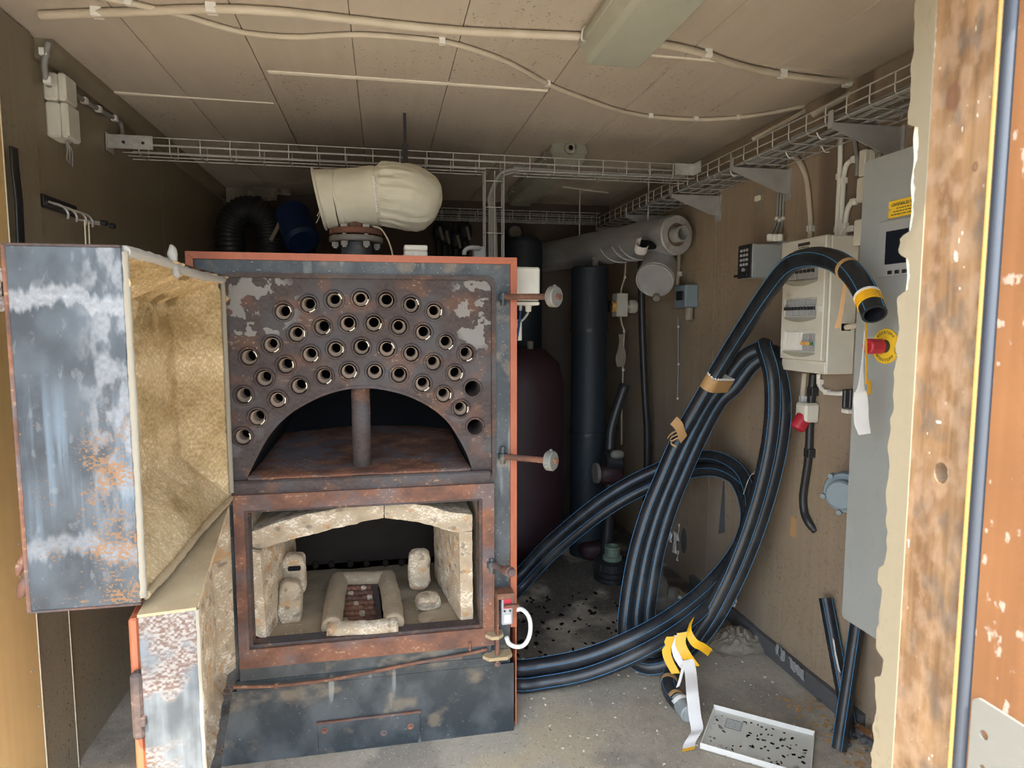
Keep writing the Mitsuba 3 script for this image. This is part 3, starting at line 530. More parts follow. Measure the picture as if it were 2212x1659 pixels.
s0 = [AX(29, 318, XL + 0.012), AX(33, 370, XL + 0.014), AX(40, 430, XL + 0.016), AX(43, 490, XL + 0.014), AX(46, 560, XL + 0.014)]
tag(put('rubber_strap', ribbon([p for p in s0], 0.034, 0.006, [0, 1, 0.05]), DARKP, True), 'black rubber strap hanging on the golden board of the left wall', 'strap')
# ================================================================== the boiler
B = thing('boiler', 'large rusty boiler with both furnace doors open and forty fire tubes showing', 'boiler')
FY = lambda px, py, y=BY: AY(px, py, y)
XB0, XB1, ZB = -0.607, 0.455, 1.724
def rrect(x0, z0, x1, z1, r): return sg.box(x0, z0, x1, z1).buffer(-r).buffer(r, 8)
# casing: sheet-metal sides, top and back; the front edges are folded and painted orange
put(B + '__casing', cat([box(XB0, XB0 + 0.004, BY, 3.6, 0.02, ZB - 0.002), box(XB1 - 0.004, XB1, BY, 3.6, 0.02, ZB - 0.002), box(XB0, XB1, BY + 0.001, 3.6, ZB - 0.004, ZB), box(XB0, XB1, 3.596, 3.6, 0.02, ZB)]), ORANGE)
w = 0.0225
put(B + '__edge_strip', prism_y(sg.Polygon([(XB0, ZB), (XB1, ZB), (XB1 - w, ZB - w), (XB0 + w, ZB - w)]), BY - 0.004, BY + 0.012), ORANGE, label='orange folded edge along the top')
put(B + '__edge_strip', prism_y(sg.Polygon([(XB1, ZB - 0.001), (XB1, 0.40), (XB1 - w, 0.40), (XB1 - w, ZB - w - 0.001)]), BY - 0.004, BY + 0.012), ORANGE)
put(B + '__edge_strip', prism_y(sg.Polygon([(XB0, ZB - 0.001), (XB0, 0.40), (XB0 + w, 0.40), (XB0 + w, ZB - w - 0.001)]), BY - 0.004, BY + 0.012), ORANGE)
# front plate with the two big openings
up_o, up_i = rrect(-0.523, 0.93, 0.381, 1.660, 0.035), rrect(-0.509, 0.945, 0.367, 1.646, 0.03)
fb_o, fb_i = sg.box(-0.494, 0.345, 0.371, 0.938), sg.box(-0.461, 0.410, 0.329, 0.886)
put(B + '__front_plate', prism_y(sg.box(XB0 + w, 0.26, XB1 - w, ZB - w).difference(up_i).difference(fb_i), BY + 0.008, BY + 0.02), BLACK, label='blue-black front plate')
put(B + '__upper_rim', prism_y(up_o.difference(up_i), BY - 0.001, BY + 0.03), RUST, label='rounded rusty rim of the tube chamber')
# tube sheet: arch and forty holes
pc = lambda L: [FY(x / 2.962 + 440, y / 2.962 + 520, BY + 0.022) for x, y in L]
holes = pc([(510, 455), (672, 408), (835, 380), (1005, 372), (1168, 380), (1327, 410), (1475, 453), (597, 595), (760, 552), (925, 530), (1088, 530), (1250, 550), (1405, 587), (1550, 650), (1680, 722), (438, 665), (290, 745), (525, 797), (685, 728), (845, 695), (1010, 680), (1172, 692), (1328, 722), (1470, 780), (1608, 850), (390, 880), (257, 990), (475, 1018), (612, 930), (772, 868), (930, 835), (1095, 838), (1250, 858), (1400, 915), (1535, 985), (1645, 1075), (345, 1130), (250, 1255), (1720, 945), (1735, 1190)])
arch_px = [(275, 1530), (300, 1470), (345, 1380), (405, 1270), (490, 1165), (600, 1078), (750, 1000), (890, 957), (1010, 945), (1130, 952), (1290, 990), (1440, 1062), (1550, 1150), (1630, 1265), (1685, 1370), (1712, 1450)]
arch = [(p[0], p[2]) for p in pc(arch_px)]
arch = [tuple(q) for q in smoothline(np.array([(a, b, 0) for a, b in arch]), 5)[:, :2]]
archP = sg.Polygon(arch)
tsy = BY + 0.022
sheetP = rrect(-0.511, 0.944, 0.369, 1.648, 0.03).difference(archP)
for h in holes: sheetP = sheetP.difference(sg.Point(h[0], h[2]).buffer(0.0275, 10))
put(B + '__tube_sheet', prism_y(sheetP, tsy, tsy + 0.014), SHEETM, label='rust-brown tube sheet pierced by rows of tubes over an arch')
put(B + '__arch_lip', prism_y(archP.buffer(0.010).difference(archP.buffer(0.0005)).intersection(sg.box(-1, 0.985, 1, 2)), tsy - 0.003, tsy + 0.004), RUST)
ftube = mikit.ply(lathe([(0.0274, -0.007), (0.0300, -0.0078), (0.0335, -0.0062), (0.0355, 0.0), (0.0375, 0.001), (0.0275, 0.001), (0.0275, 0.42), (0.0, 0.42), (0.0, 0.419), (0.0262, 0.419), (0.0262, -0.0055)], (0, 1, 0), (0, 0, 0), 26), RUST, smooth=40)
sootcap = None
slv = []
for k in range(4):
    c0 = sg.Point(-0.0008, -0.001).buffer(0.0238, 12); c1 = sg.Point(0.0030 * math.cos(0.9 + 0.35 * k), 0.0038 * math.sin(0.9 + 0.35 * k)).buffer(0.0182 - 0.0006 * k, 8)
    g = [prism_y(c0.difference(c1), 0.0, 0.004), prism_y(c0.buffer(-0.001).difference(c1.buffer(-0.0008)), 0.004, 0.06), prism_y(c0.buffer(-0.0012), 0.09, 0.094)]
    slv.append((mikit.ply(rough(cat(g[:2]), 0.0008, 160, k), TAN), mikit.ply(g[2], SOOT)))
clipm = mikit.ply(tube([(0.0245 * math.cos(a), -0.005 - 0.002 * math.sin(2 * a), 0.0245 * math.sin(a)) for a in np.linspace(-0.1, 0.75, 6)], 0.0021, 6, 3), PALE)
for k, h in enumerate(holes):
    to = T().translate([float(h[0]), tsy, float(h[2])]); key = put(B + '__fire_tube', ftube, None, to_world=to)
    if k < 38:
        put(key + '__sleeve', slv[k % 4][0], None, to_world=T().translate([float(h[0]), tsy + 0.008 + 0.007 * (k % 3), float(h[2])]), label=None)
        put(key + '__plug', slv[k % 4][1], None, to_world=T().translate([float(h[0]), tsy + 0.06, float(h[2])]))
    if k not in (4, 11, 22, 23, 25, 38, 39, 31, 32):
        put(key + '__clip', clipm, None, to_world=to @ T().rotate([0, 1, 0], float(RNG.choice([20, 40, 60, 75, -10]) + RNG.uniform(-8, 8))))
# arched chamber behind the sheet
vault = archP.buffer(0.012).difference(archP)
put(B + '__arch_chamber', cat([prism_y(vault, tsy + 0.014, 2.98), prism_y(archP.buffer(0.012), 2.98, 2.99)]), SOOT, label='dark arched flue chamber')  # near-black is soot and also stands in for shade inside the vault
za = 0.986
fl = np.array([[[x, y, za + 0.045 * np.clip((y - 2.55) / 0.4, 0, 1) ** 1.0 * (1 - ((x + 0.08) / 0.5) ** 2) + 0.006 * (meshkit.fbm(np.array([x * 14, y * 14, 1.0]), 3, 4) - 0.5)] for y in np.linspace(BY + 0.006, 2.975, 26)] for x in np.linspace(-0.45, 0.29, 26)])
put(B + '__chamber_floor', sheet(fl, 0.012), REDRUST, True)
put(B + '__sill', rough(box(-0.507, 0.365, BY - 0.004, BY + 0.026, 0.930, 0.981, 0.006), 0.0025, 60, 2, 0.02), RUST, 40, label='scaly sill under the arch')
pb = AZ(782, 1011, za)
put(B + '__support_post', rough(cyl((pb[0], pb[1] + 0.02, za - 0.004), (pb[0], pb[1] + 0.02, 1.286), 0.0325, 24, 0.002).subdivide_to_size(0.03), 0.0012, 50, 8), RUST, True, label='round steel post standing in the arch')
# furnace mouth
put(B + '__furnace_frame', rough(prism_y(fb_o.difference(fb_i), BY - 0.016, BY + 0.014).subdivide_to_size(0.035), 0.0012, 60, 5), REDRUST, label='red-rusted frame of the furnace mouth')
put(B + '__furnace_frame_lip', prism_y(fb_i.buffer(0.004, join_style=2).difference(fb_i.buffer(-0.010, join_style=2)), BY - 0.004, BY + 0.05), RUST)
put(B + '__lower_ledge', box(-0.497, 0.362, BY - 0.012, BY + 0.012, 0.298, 0.346, 0.003), BLACK)
put(B + '__lower_ledge', box(-0.510, 0.380, BY - 0.006, BY + 0.012, 0.262, 0.297, 0.003), BLACK)
put(B + '__bent_rod', tube([FY(498, 1484, 2.198), FY(590, 1482, 2.196), FY(700, 1470, 2.196), FY(800, 1452, 2.196), FY(900, 1432, 2.198), FY(1000, 1414, 2.2), FY(1052, 1403, 2.203)], 0.0058, 8), REDRUST, True, label='long bent rusty rod under the furnace mouth')
put(B + '__bent_rod_tab', cbox(FY(597, 1482, 2.192), (0.012, 0.006, 0.02), 0.002), REDRUST)
put(B + '__plinth', rough(box(-0.575, 0.445, BY - 0.002, BY + 0.004, 0.0, 0.262, 0.001).subdivide_to_size(0.05), 0.0012, 7, 9), BLACK, label='blue-black plinth plate at the foot')
put(B + '__plinth_core', box(-0.57, 0.44, BY + 0.02, 3.55, 0.0, 0.30), SOOT)
put(B + '__cleanout_cover', box(-0.250, 0.102, BY - 0.008, BY - 0.003, 0.012, 0.118, 0.0015), BLACK, label='bolted clean-out cover in the plinth')
put(B + '__cleanout_lip', box(-0.253, 0.105, BY - 0.014, BY - 0.003, 0.117, 0.124, 0.0015), REDRUST)
for (px, py) in ((701, 1578), (887, 1569), (829, 1583)):
    q = FY(px, py, BY - 0.008); put(B + '__cleanout_bolt', lathe([(0, 0), (0.012, 0), (0.012, 0.002), (0.0065, 0.003), (0.006, 0.009), (0, 0.010)], (0, -1, 0), q, 8), REDRUST)
# furnace inside
fx0, fx1, fz0, fz1, fyb = -0.459, 0.327, 0.408, 0.90, 3.05
put(B + '__furnace_wall', box(fx0 - 0.03, fx0, BY + 0.05, fyb, fz0 - 0.03, fz1), REFR); put(B + '__furnace_wall', box(fx1, fx1 + 0.03, BY + 0.05, fyb, fz0 - 0.03, fz1), REFR)
put(B + '__furnace_wall', box(fx0 - 0.03, fx1 + 0.03, fyb, fyb + 0.03, fz0 - 0.03, fz1), SOOT_SHADE); put(B + '__furnace_roof', box(fx0 - 0.03, fx1 + 0.03, BY + 0.05, fyb, fz1, fz1 + 0.02), SOOT_SHADE)
XX, YY = np.meshgrid(np.linspace(fx0 - 0.005, fx1 + 0.005, 70), np.linspace(BY - 0.008, fyb, 75), indexing='ij')
pot = np.clip(1 - np.maximum(np.abs(XX + 0.045) - 0.17, np.abs(YY - 2.46) - 0.17) / 0.03, 0, 1)
ZZ = 0.402 - 0.055 * np.clip((YY - 2.45) / 0.55, 0, 1) + 0.012 * (meshkit.fbm(np.stack([XX * 12, YY * 12, XX * 0], -1), 4, 6) - 0.5) - 0.018 * pot * np.clip((YY - 2.26) / 0.03, 0, 1)
zr = 0.432
a, b, c, d = AZ(716, 1356, zr), AZ(852, 1348, zr), AZ(836, 1250, zr), AZ(733, 1254, zr)
ZZ = ZZ - 0.10 * np.clip(np.minimum.reduce([XX - (a[0] + d[0]) / 2 - 0.012, (b[0] + c[0]) / 2 - 0.012 - XX, YY - a[1] - 0.005, d[1] + 0.03 - YY]) / 0.015, 0, 1)
put(B + '__ash_bed', sheet(np.stack([XX, YY, ZZ], -1), 0.006), ASH, True, label='ash and clinker covering the furnace floor')
for k in range(9):
    q = AY(640 + 38 * k + 3 * (k % 2), 1222 - 1.0 * k, fyb - 0.02); put(B + '__air_nozzle', lump((q[0], fyb - 0.012, q[2]), (0.030, 0.04, 0.034), 2.2, 0.002, 40, k, 2), SOOT_SHADE, True)
def arc_piece(top, bot, y, d, seed, name, label):
    pts = [AY(a, b, y) for a, b in top] + [AY(a, b, y) for a, b in bot[::-1]]
    m = prism_y(sg.Polygon([(p[0], p[2]) for p in pts]).buffer(0), y, y + d)
    put(B + name, rough(m, 0.005, 34, seed, 0.018), REFR, 60, label=label)
arc_piece([(533, 1153), (600, 1128), (665, 1110), (740, 1096), (829, 1087)], [(535, 1182), (560, 1186), (605, 1172), (664, 1157), (720, 1142), (776, 1130), (829, 1119)], 2.272, 0.36, 1, '__arch_brick', 'left half of the crusted fireclay arch')
arc_piece([(831, 1086), (880, 1087), (925, 1093), (970, 1106), (1020, 1112)], [(831, 1119), (888, 1125), (930, 1134), (962, 1145), (992, 1151), (1020, 1146)], 2.268, 0.36, 2, '__arch_brick', 'right half of the crusted fireclay arch')
def leaning_brick(corners, y, d, seed, skew=0.0):
    P = [AY(a, b, y) for a, b in corners]; m = prism_y(sg.Polygon([(p[0], p[2]) for p in P]), y, y + d); v = np.array(m.vertices); v[:, 0] += skew * (v[:, 1] - y)
    put(B + '__side_brick', rough(M(v, m.faces), 0.003, 40, seed, 0.02), REFR, 50, label=None)
leaning_brick([(536, 1186), (562, 1188), (576, 1384), (548, 1370)], 2.268, 0.42, 3, 0.13)
leaning_brick([(992, 1151), (1020, 1148), (1022, 1342), (996, 1345)], 2.268, 0.44, 4, -0.14)
fz = 0.402
def onfloor(px, py, z=fz): return AZ(px, py, z)
q = onfloor(627, 1348, 0.405); put(B + '__fallen_brick', lump(q + [0, 0.035, 0.072], (0.082, 0.07, 0.165), 4, 0.010, 24, 1, 4, rotm([0, 1, 0], 3)), REFR, True, label='crusted leaning brick lump in the furnace')
q2 = AY(634, 1232, 2.50); put(B + '__fallen_brick', lump(q2 + [0.0, 0.02, -0.02], (0.088, 0.07, 0.16), 4, 0.010, 24, 2, 4), REFR, True)
put(B + '__fallen_brick_slot', cbox(AY(636, 1228, 2.478), (0.045, 0.012, 0.016), 0.003), SOOT)
q = AY(906, 1228, 2.53); put(B + '__fallen_brick', lump(q + [0, 0.03, -0.012], (0.088, 0.075, 0.16), 4, 0.010, 24, 3, 4), REFR, True)
q = AY(925, 1300, 2.40); put(B + '__fallen_brick', lump(q + [0, 0.03, -0.01], (0.10, 0.09, 0.06), 3, 0.010, 14, 4, 3), REFR, True)
q = AY(940, 1330, 2.34); put(B + '__fallen_brick', lump(q + [0, 0.03, -0.02], (0.13, 0.10, 0.035), 3, 0.008, 14, 5, 3), ASH, True)
# burner pot: a square ring of cast clay round a stepped grate
def ringlump(pts, r, seed): return rough(tube(pts, r, 16, 8), 0.006, 30, seed)
zr = 0.432
a, b, c, d = AZ(716, 1356, zr), AZ(852, 1348, zr), AZ(836, 1250, zr), AZ(733, 1254, zr)
put(B + '__burner_ring', ringlump([a + [0.0, 0.0, 0], a * 0.5 + d * 0.5 + [-0.004, 0, 0], d], 0.037, 1), ASH, True, label='dusty clay ring of the burner pot')
put(B + '__burner_ring', ringlump([b, b * 0.5 + c * 0.5 + [0.004, 0, 0], c], 0.037, 2), ASH, True)
put(B + '__burner_ring', ringlump([a + [-0.012, -0.004, -0.008], a * 0.5 + b * 0.5 + [0, -0.008, -0.012], b + [0.012, -0.004, -0.008]], 0.033, 3), REFR, True)
put(B + '__burner_ring', ringlump([d + [-0.01, 0, 0], d * 0.5 + c * 0.5, c + [0.01, 0, 0]], 0.033, 4), ASH, True)
g00, g10, g01 = AZ(741, 1346, 0.37), AZ(812, 1342, 0.37), AZ(738, 1268, 0.425)
gx = (g10 - g00); gy = (g01 - g00); gn = np.cross(gx, gy); gn /= np.linalg.norm(gn)
for i in range(7):
    for j in range(6):
        o = g00 + gx * ((j + 0.5 + (0.25 if i % 2 else -0.05)) / 6.2) + gy * ((i + 0.5) / 7)
        R = np.eye(4); R[:3, 0], R[:3, 1], R[:3, 2] = gx / np.linalg.norm(gx), gy / np.linalg.norm(gy), gn
        m = lump((0, 0, 0), (0.0225, 0.0185, 0.018), 5, 0.0022, 60, i * 7 + j, 2); m.apply_transform(R); m.apply_translation(o + gn * RNG.uniform(-0.002, 0.003))
        put(B + '__grate_block', m, REDRUST if (i * 5 + j * 3) % 7 else REFR, True)
put(B + '__grate_back', sheet(np.array([[g00 + gx * u + gy * v - gn * 0.008 for v in np.linspace(-0.15, 1.15, 3)] for u in np.linspace(-0.15, 1.2, 3)]), 0.004), RUST)
# swing bolts with knobs on the right
def swing_bolt(pin, z0, z1, end, rr, knob):
    t = B + '__swing_bolt'; k = free(t); labels[k] = {}; del labels[k]
    key = put(t, rod(pin + [0, 0, 0], end, rr, 10), REDRUST, True)
    put(key + '__pin', tube([(pin[0], pin[1], z0), (pin[0], pin[1], z1)], 0.009, 12, sm=False), BLACK, True)
    put(key + '__eye', lathe([(0.010, -0.011), (0.017, -0.011), (0.017, 0.011), (0.010, 0.011)], (0, 0, 1), pin, 16, True), BLACK)
    u = (end - pin) / np.linalg.norm(end - pin)
    if knob == 'big':
        kb = lathe([(0.0, 0.0), (0.030, 0.0), (0.0335, 0.004), (0.0335, 0.024), (0.030, 0.028), (0.0, 0.028)], u, end - u * 0.006, 28)
        put(key + '__knob', kb, IRON, 40, label='round grey knob'); put(key + '__nut', cyl(end + u * 0.02, end + u * 0.034, 0.010, 6), REDRUST)
        n, o = frame_of(u); put(key + '__knob_lug', cat([cbox(end + u * 0.008 + (n * math.cos(a) + o * math.sin(a)) * 0.032, (0.012, 0.012, 0.014), 0.003) for a in (0.4, 2.5, 4.6)]), IRON)
    else:
        put(key + '__collar', cyl(end - u * 0.012, end + u * 0.016, 0.0185, 20, 0.003), REDRUST, 40); put(key + '__nut', cyl(end + u * 0.016, end + u * 0.030, 0.013, 16, 0.003), REDRUST, 40)
pz = lambda px, py: FY(px, py, BY - 0.016)
swing_bolt(pz(1087, 641), 1.560, 1.605, AY(1192, 641, 2.04), 0.0105, 'big')
swing_bolt(pz(1086, 986), 1.008, 1.068, AY(1185, 995, 2.08), 0.0105, 'big')
swing_bolt(pz(1062, 1219), 0.612, 0.668, AY(1098, 1234, 2.10), 0.0105, 'nut')
# hinge lugs, safety switch and its conduit on the right
for (za0, x0, x1) in ((0.383, 0.335, 0.400), (0.305, 0.325, 0.432)):
    pl = sg.Polygon([(x0 + 0.02, BY), (x1, BY), (x1, BY - 0.035), (x1 - 0.02, BY - 0.055), (x0 + 0.02, BY - 0.055), (x0, BY - 0.03)])
    put(B + '__hinge_lug', prism_z(pl, za0, za0 + 0.012), DUST, label='dusty hinge lug')
put(B + '__hinge_pin', tube([(0.378, BY - 0.035, 0.285), (0.378, BY - 0.035, 0.40)], 0.008, 10, sm=False), REDRUST, True); put(B + '__hinge_pin_head', cyl((0.378, BY - 0.035, 0.278), (0.378, BY - 0.035, 0.290), 0.012, 6), REDRUST)
put(B + '__stop_peg', cbox(FY(1015, 1396, BY - 0.018), (0.010, 0.012, 0.034), 0.003), REDRUST)
s0 = FY(1072, 1290, 2.185); s1 = FY(1107, 1290, 2.185)
put(B + '__switch_bracket', cat([box(s0[0], s1[0] + 0.002, 2.165, BY + 0.006, 0.545, 0.550), box(s0[0], s0[0] + 0.005, 2.165, BY + 0.006, 0.40, 0.55), box(s0[0], s1[0] + 0.002, 2.165, 2.169, 0.530, 0.55)]), REDRUST, label='rusty angle bracket of the door switch')
k = put(B + '__door_switch', box(0.392, 0.432, 2.175, 2.205, 0.430, 0.532, 0.004), GREYP, label='grey door switch')
put(k + '__cover', box(0.400, 0.424, 2.170, 2.175, 0.440, 0.470, 0.002), WHITE); put(k + '__head', box(0.398, 0.428, 2.172, 2.176, 0.492, 0.53, 0.001), RED)
put(k + '__lever', box(0.398, 0.452, 2.155, 2.172, 0.503, 0.511, 0.002), REDRUST)
for x in (0.402, 0.422): put(k + '__screw', cyl((x, 2.176, 0.483), (x, 2.172, 0.483), 0.004, 8), DARKP)
cp = [AY(1094, 1376, 2.19), AY(1100, 1390, 2.19), AY(1115, 1397, 2.185), AY(1132, 1393, 2.18), AY(1143, 1375, 2.18), AY(1146, 1350, 2.18), AY(1140, 1328, 2.19), AY(1126, 1316, 2.21), AY(1112, 1318, 2.235)]
L = smoothline(np.array(cp), 30); put(B + '__switch_conduit', tube(L, 0.0078 + 0.0008 * np.sign(np.sin(np.arange(len(L)) * 1.57)), 10, sm=False), WHITE, 60, label='white ribbed conduit looping from the switch')
# on the boiler's top
vy = 2.62
FV = lambda px, py, y=vy: AY(px, py, y)
x0, x1 = FV(688, 540)[0], FV(872, 545)[0]
xc = FV(769, 500)[0]
put(B + '__top_plate', box(x0, x1, 2.50, 2.76, ZB, ZB + 0.022, 0.004), BLACK)
put(B + '__outlet_neck', cyl((xc, vy, ZB + 0.02), (xc, vy, 1.82), 0.058, 28), BLACK, 40)
put(B + '__outlet_flange', cyl((xc, vy, 1.808), (xc, vy, 1.830), 0.102, 36, 0.004), IRON, 40, label='scuffed grey pipe flange'); put(B + '__outlet_flange', cyl((xc, vy, 1.836), (xc, vy, 1.858), 0.100, 36, 0.004), REDRUST, 40, label='rusty upper pipe flange')
for a in (-2.1, -1.05, 0.2, 2.0, 3.4):
    q = np.array([xc + 0.08 * math.cos(a), vy + 0.08 * math.sin(a), 0]); put(B + '__flange_bolt', cat([cyl(q + [0, 0, 1.784], q + [0, 0, 1.865], 0.008, 8), cyl(q + [0, 0, 1.790], q + [0, 0, 1.807], 0.014, 6), cyl(q + [0, 0, 1.859], q + [0, 0, 1.870], 0.014, 6)]), GALV)
put(B + '__outlet_elbow', tube([(xc, vy, 1.85), (xc, vy, 1.90), (xc + 0.03, vy, 1.95), (xc + 0.1, vy, 1.97)], 0.05, 16), REDRUST, True)
axp = [(690, 431, 57), (697, 431, 61), (722, 431, 61), (726, 431, 59), (760, 428, 60), (806, 424, 63), (812, 424, 61), (835, 424, 66), (862, 424, 68), (890, 427, 67), (912, 432, 62), (930, 437, 53), (943, 441, 40), (950, 443, 22), (953, 444, 4)]
sc = (vy * math.cos(YAW) + 0.0) / FPX
L = smoothline(np.array([np.r_[FV(a, b)] for a, b, r in axp]), 9); R = np.interp(np.linspace(0, 1, len(L)), np.linspace(0, 1, len(axp)), [r * sc * 0.985 for *_, r in axp])
m = tube(L, R, 160, sm=False); v = np.array(m.vertices); tt = (v[:, 0] - L[0, 0]) / (L[-1, 0] - L[0, 0]); zc = np.interp(v[:, 0], L[:, 0], L[:, 2])
ang = np.arctan2(v[:, 2] - zc, -(v[:, 1] - vy))
fold = np.clip((tt - 0.47) / 0.03, 0, 1) * np.clip((0.9 - tt) / 0.4, 0, 1)
n1 = meshkit.fbm(np.stack([tt * 4, ang * 5.0 + 2.5 * tt, tt * 0], 1), 3, 3) - 0.5; n2 = meshkit.fbm(v * 14, 3, 5) - 0.5
dd = v - np.stack([v[:, 0], np.full(len(v), vy), zc], 1); rr = np.maximum(np.linalg.norm(dd, axis=1, keepdims=True), 1e-6)
pl = np.clip((tt - 0.485) / 0.012, 0, 1) * np.clip((0.74 - tt) / 0.24, 0, 1) * np.clip(np.cos(ang * 0.9), 0, 1)
v = v + dd / rr * (0.026 * fold * n1 + 0.011 * n2 + 0.0060 * pl * np.sin(20 * ang + 7 * (tt - 0.5) + 2 * n2))[:, None]
v[:, 0] -= (v[:, 2] - zc) * 0.20 * np.clip(1 - tt / 0.35, 0, 1); v[:, 2] -= 0.012 * np.clip(ang < -0.9, 0, 1) * np.clip((tt - 0.6) / 0.2, 0, 1) * np.clip((0.95 - tt) / 0.1, 0, 1)
put(B + '__valve_jacket', M(v, m.faces), COVER, 60, label='bulging off-white fabric jacket over the outlet bend')
ek = np.linspace(0, 2 * np.pi, 41); r0 = 61 * sc
hem = []
for a in ek: hem.append((FV(690, 431)[0] - 0.20 * r0 * math.sin(a), vy - r0 * math.cos(a) * 0.99, FV(690, 431)[2] + r0 * 0.99 * math.sin(a)))
put(B + '__jacket_hem', tube(hem, 0.005, 8, 2), COVER, True); 
zs = np.linspace(0.052, -0.075, 26)
st = [(FV(807.5 + (z0 < 0) * 0 + 6.5 * (0.052 - z0) / 0.127, 424)[0] + (0.004 if i % 2 else -0.004), vy - 0.004 - math.sqrt(max((63 * sc) ** 2 - z0 ** 2, 0)), FV(808, 424)[2] + z0) for i, z0 in enumerate(zs)]
put(B + '__jacket_stitching', tube(st, 0.0022, 6, 2), PAPER, label='white lacing along the jacket seam')
for k, (px, py) in enumerate(((694, 455), (692, 470))): put(B + '__jacket_strap', ribbon([AY(px + 3, py - 20, vy - 0.05), AY(px - 3, py, vy - 0.03), AY(px - 9, py + 12, vy - 0.02)], 0.012, 0.002, [0, 1, 0]), COVER)
put(B + '__sensor_wire', tube([FV(806, 489, 2.56), FV(822, 494, 2.53), FV(835, 512, 2.50), FV(842, 528, 2.48), FV(846, 541, 2.46), (FV(852, 546, 2.40)[0], 2.40, ZB + 0.003), (FV(873, 548, 2.34)[0], 2.34, ZB + 0.012)], 0.0032, 7), CABLE, True)
bx0, bx1 = AY(873, 540, 2.31)[0], AY(924, 540, 2.31)[0]
k = put(B + '__top_junction_box', box(bx0, bx1, 2.31, 2.39, ZB, ZB + 0.026, 0.004), BOARD, label='white junction box on the front top edge')
put(k + '__lid', box(bx0, bx1, 2.309, 2.391, ZB + 0.0265, ZB + 0.046, 0.004), BOARD)
for i in range(3): put(k + '__knockout', cyl((bx0 + 0.020 + 0.022 * i, 2.3105, ZB + 0.013), (bx0 + 0.020 + 0.022 * i, 2.3075, ZB + 0.013), 0.009, 16, 0.001), BOARD)
put(B + '__cable_elbow', tube([AY(1003, 551, 2.55), AY(1003, 544, 2.55), AY(1010, 537, 2.55), AY(1022, 535, 2.55), AY(1036, 536, 2.56)], 0.009, 10), GREYP, True)
qa, qb = AY(1022, 533, 2.6), AY(1048, 552, 2.6); put(B + '__top_sensor', box(qa[0], qb[0], 2.58, 2.64, ZB, qa[2], 0.004), GREYP)
# boxes on its right side
qa, qb = AY(1167, 577, 2.34), AY(1167, 650, 2.34)
k = put(B + '__actuator_box', box(XB1 + 0.001, qa[0], 2.34, 2.44, qb[2], qa[2], 0.006), BOARD, label='white box on the right side of the boiler')
put(k + '__base', box(XB1 + 0.001, qa[0] - 0.002, 2.335, 2.445, qb[2] - 0.016, qb[2] - 0.003, 0.004), BOARD)
q = AY(1141, 660, 2.36); put(k + '__gland', cat([cyl((q[0], 2.36, qb[2] - 0.04), (q[0], 2.36, qb[2] - 0.015), 0.012, 6, 0.002), cyl((q[0], 2.36, qb[2] - 0.022), (q[0], 2.36, qb[2] - 0.014), 0.013, 16)]), BOARD)
put(k + '__cable', tube([(q[0], 2.36, qb[2] - 0.04), AY(1138, 680, 2.37), AY(1128, 692, 2.38), AY(1114, 697, 2.39)], 0.0045, 8), GREYP, True)
put(k + '__blue_hose', tube([AY(1125, 657, 2.36), AY(1124, 672, 2.36), AY(1122, 695, 2.37), AY(1116, 735, 2.39)], 0.0045, 8), BLUE, True, label='blue hose'); put(k + '__hose_fitting', cyl(AY(1125, 655, 2.36), AY(1124, 671, 2.36), 0.006, 8), GALV)
qa, qb = AY(1135, 690, 2.36), AY(1135, 737, 2.36); put(B + '__side_conduit', box(XB1 + 0.001, qa[0], 2.42, 2.46, qb[2], qa[2], 0.003), BOARD)

# ------------------------------------------------------------------ the upper door, swung open to the left
D = B + '__upper_door'; labels[D] = {'label': 'open upper door, a deep slate-blue steel box lined with ochre insulation'}
dx0, dx1, dy0, dy1, dz0, dz1 = -0.693, -0.492, 1.385, 2.195, 0.935, 1.645
labels.pop(D)
k = put(D, cat([box(dx0, dx1, dy0, dy0 + 0.005, dz0, dz1, 0.002), box(dx0, dx0 + 0.004, dy0 + 0.005, dy1, dz0, dz1), box(dx0, dx1, dy1 - 0.005, dy1, dz0, dz1, 0.002)]), DOOR, label='open upper door, a deep slate-blue steel box lined with ochre insulation')
put(D + '__top_plate', box(dx0, dx1 - 0.002, dy0 - 0.001, dy1, dz1 - 0.001, dz1 + 0.004, 0.001), RUST); put(D + '__bottom_plate', box(dx0, dx1, dy0 - 0.001, dy1, dz0 - 0.004, dz0 + 0.001, 0.001), RUST)
put(D + '__rusty_edge', tube([(dx0, dy0, dz0), (dx0, dy0, dz1)], 0.004, 7, sm=False), REDRUST)
ny, nz = 100, 110
Yg, Zg = np.meshgrid(np.linspace(dy0 + 0.006, dy1 - 0.006, ny), np.linspace(dz0 + 0.002, dz1 - 0.002, nz), indexing='ij')
e1 = lambda d, w: np.clip(d / w, 0, 1)
dep = 0.135 * np.minimum.reduce([e1(Yg - Yg.min(), 0.05), e1(Yg.max() - Yg, 0.05), e1(Zg - Zg.min(), 0.15), e1(Zg.max() - Zg, 0.085)])
dep = dep * (0.92 + 0.16 * meshkit.fbm(np.stack([Yg * 3, Zg * 3, Yg * 0], -1), 3, 2))
pa, pb_ = AX(347, 655, -0.60), AX(288, 860, -0.60)
ab = (pb_ - pa)[1:]; tt = np.clip(((Yg - pa[1]) * ab[0] + (Zg - pa[2]) * ab[1]) / (ab @ ab), 0, 1); dl = np.hypot(Yg - pa[1] - tt * ab[0], Zg - pa[2] - tt * ab[1])
dep = dep + 0.010 * np.exp(-(dl / 0.007) ** 2) - 0.008 * np.exp(-((dl - 0.018) / 0.012) ** 2)
rz = np.clip((Zg - (dz1 - 0.13)) / 0.05, 0, 1)
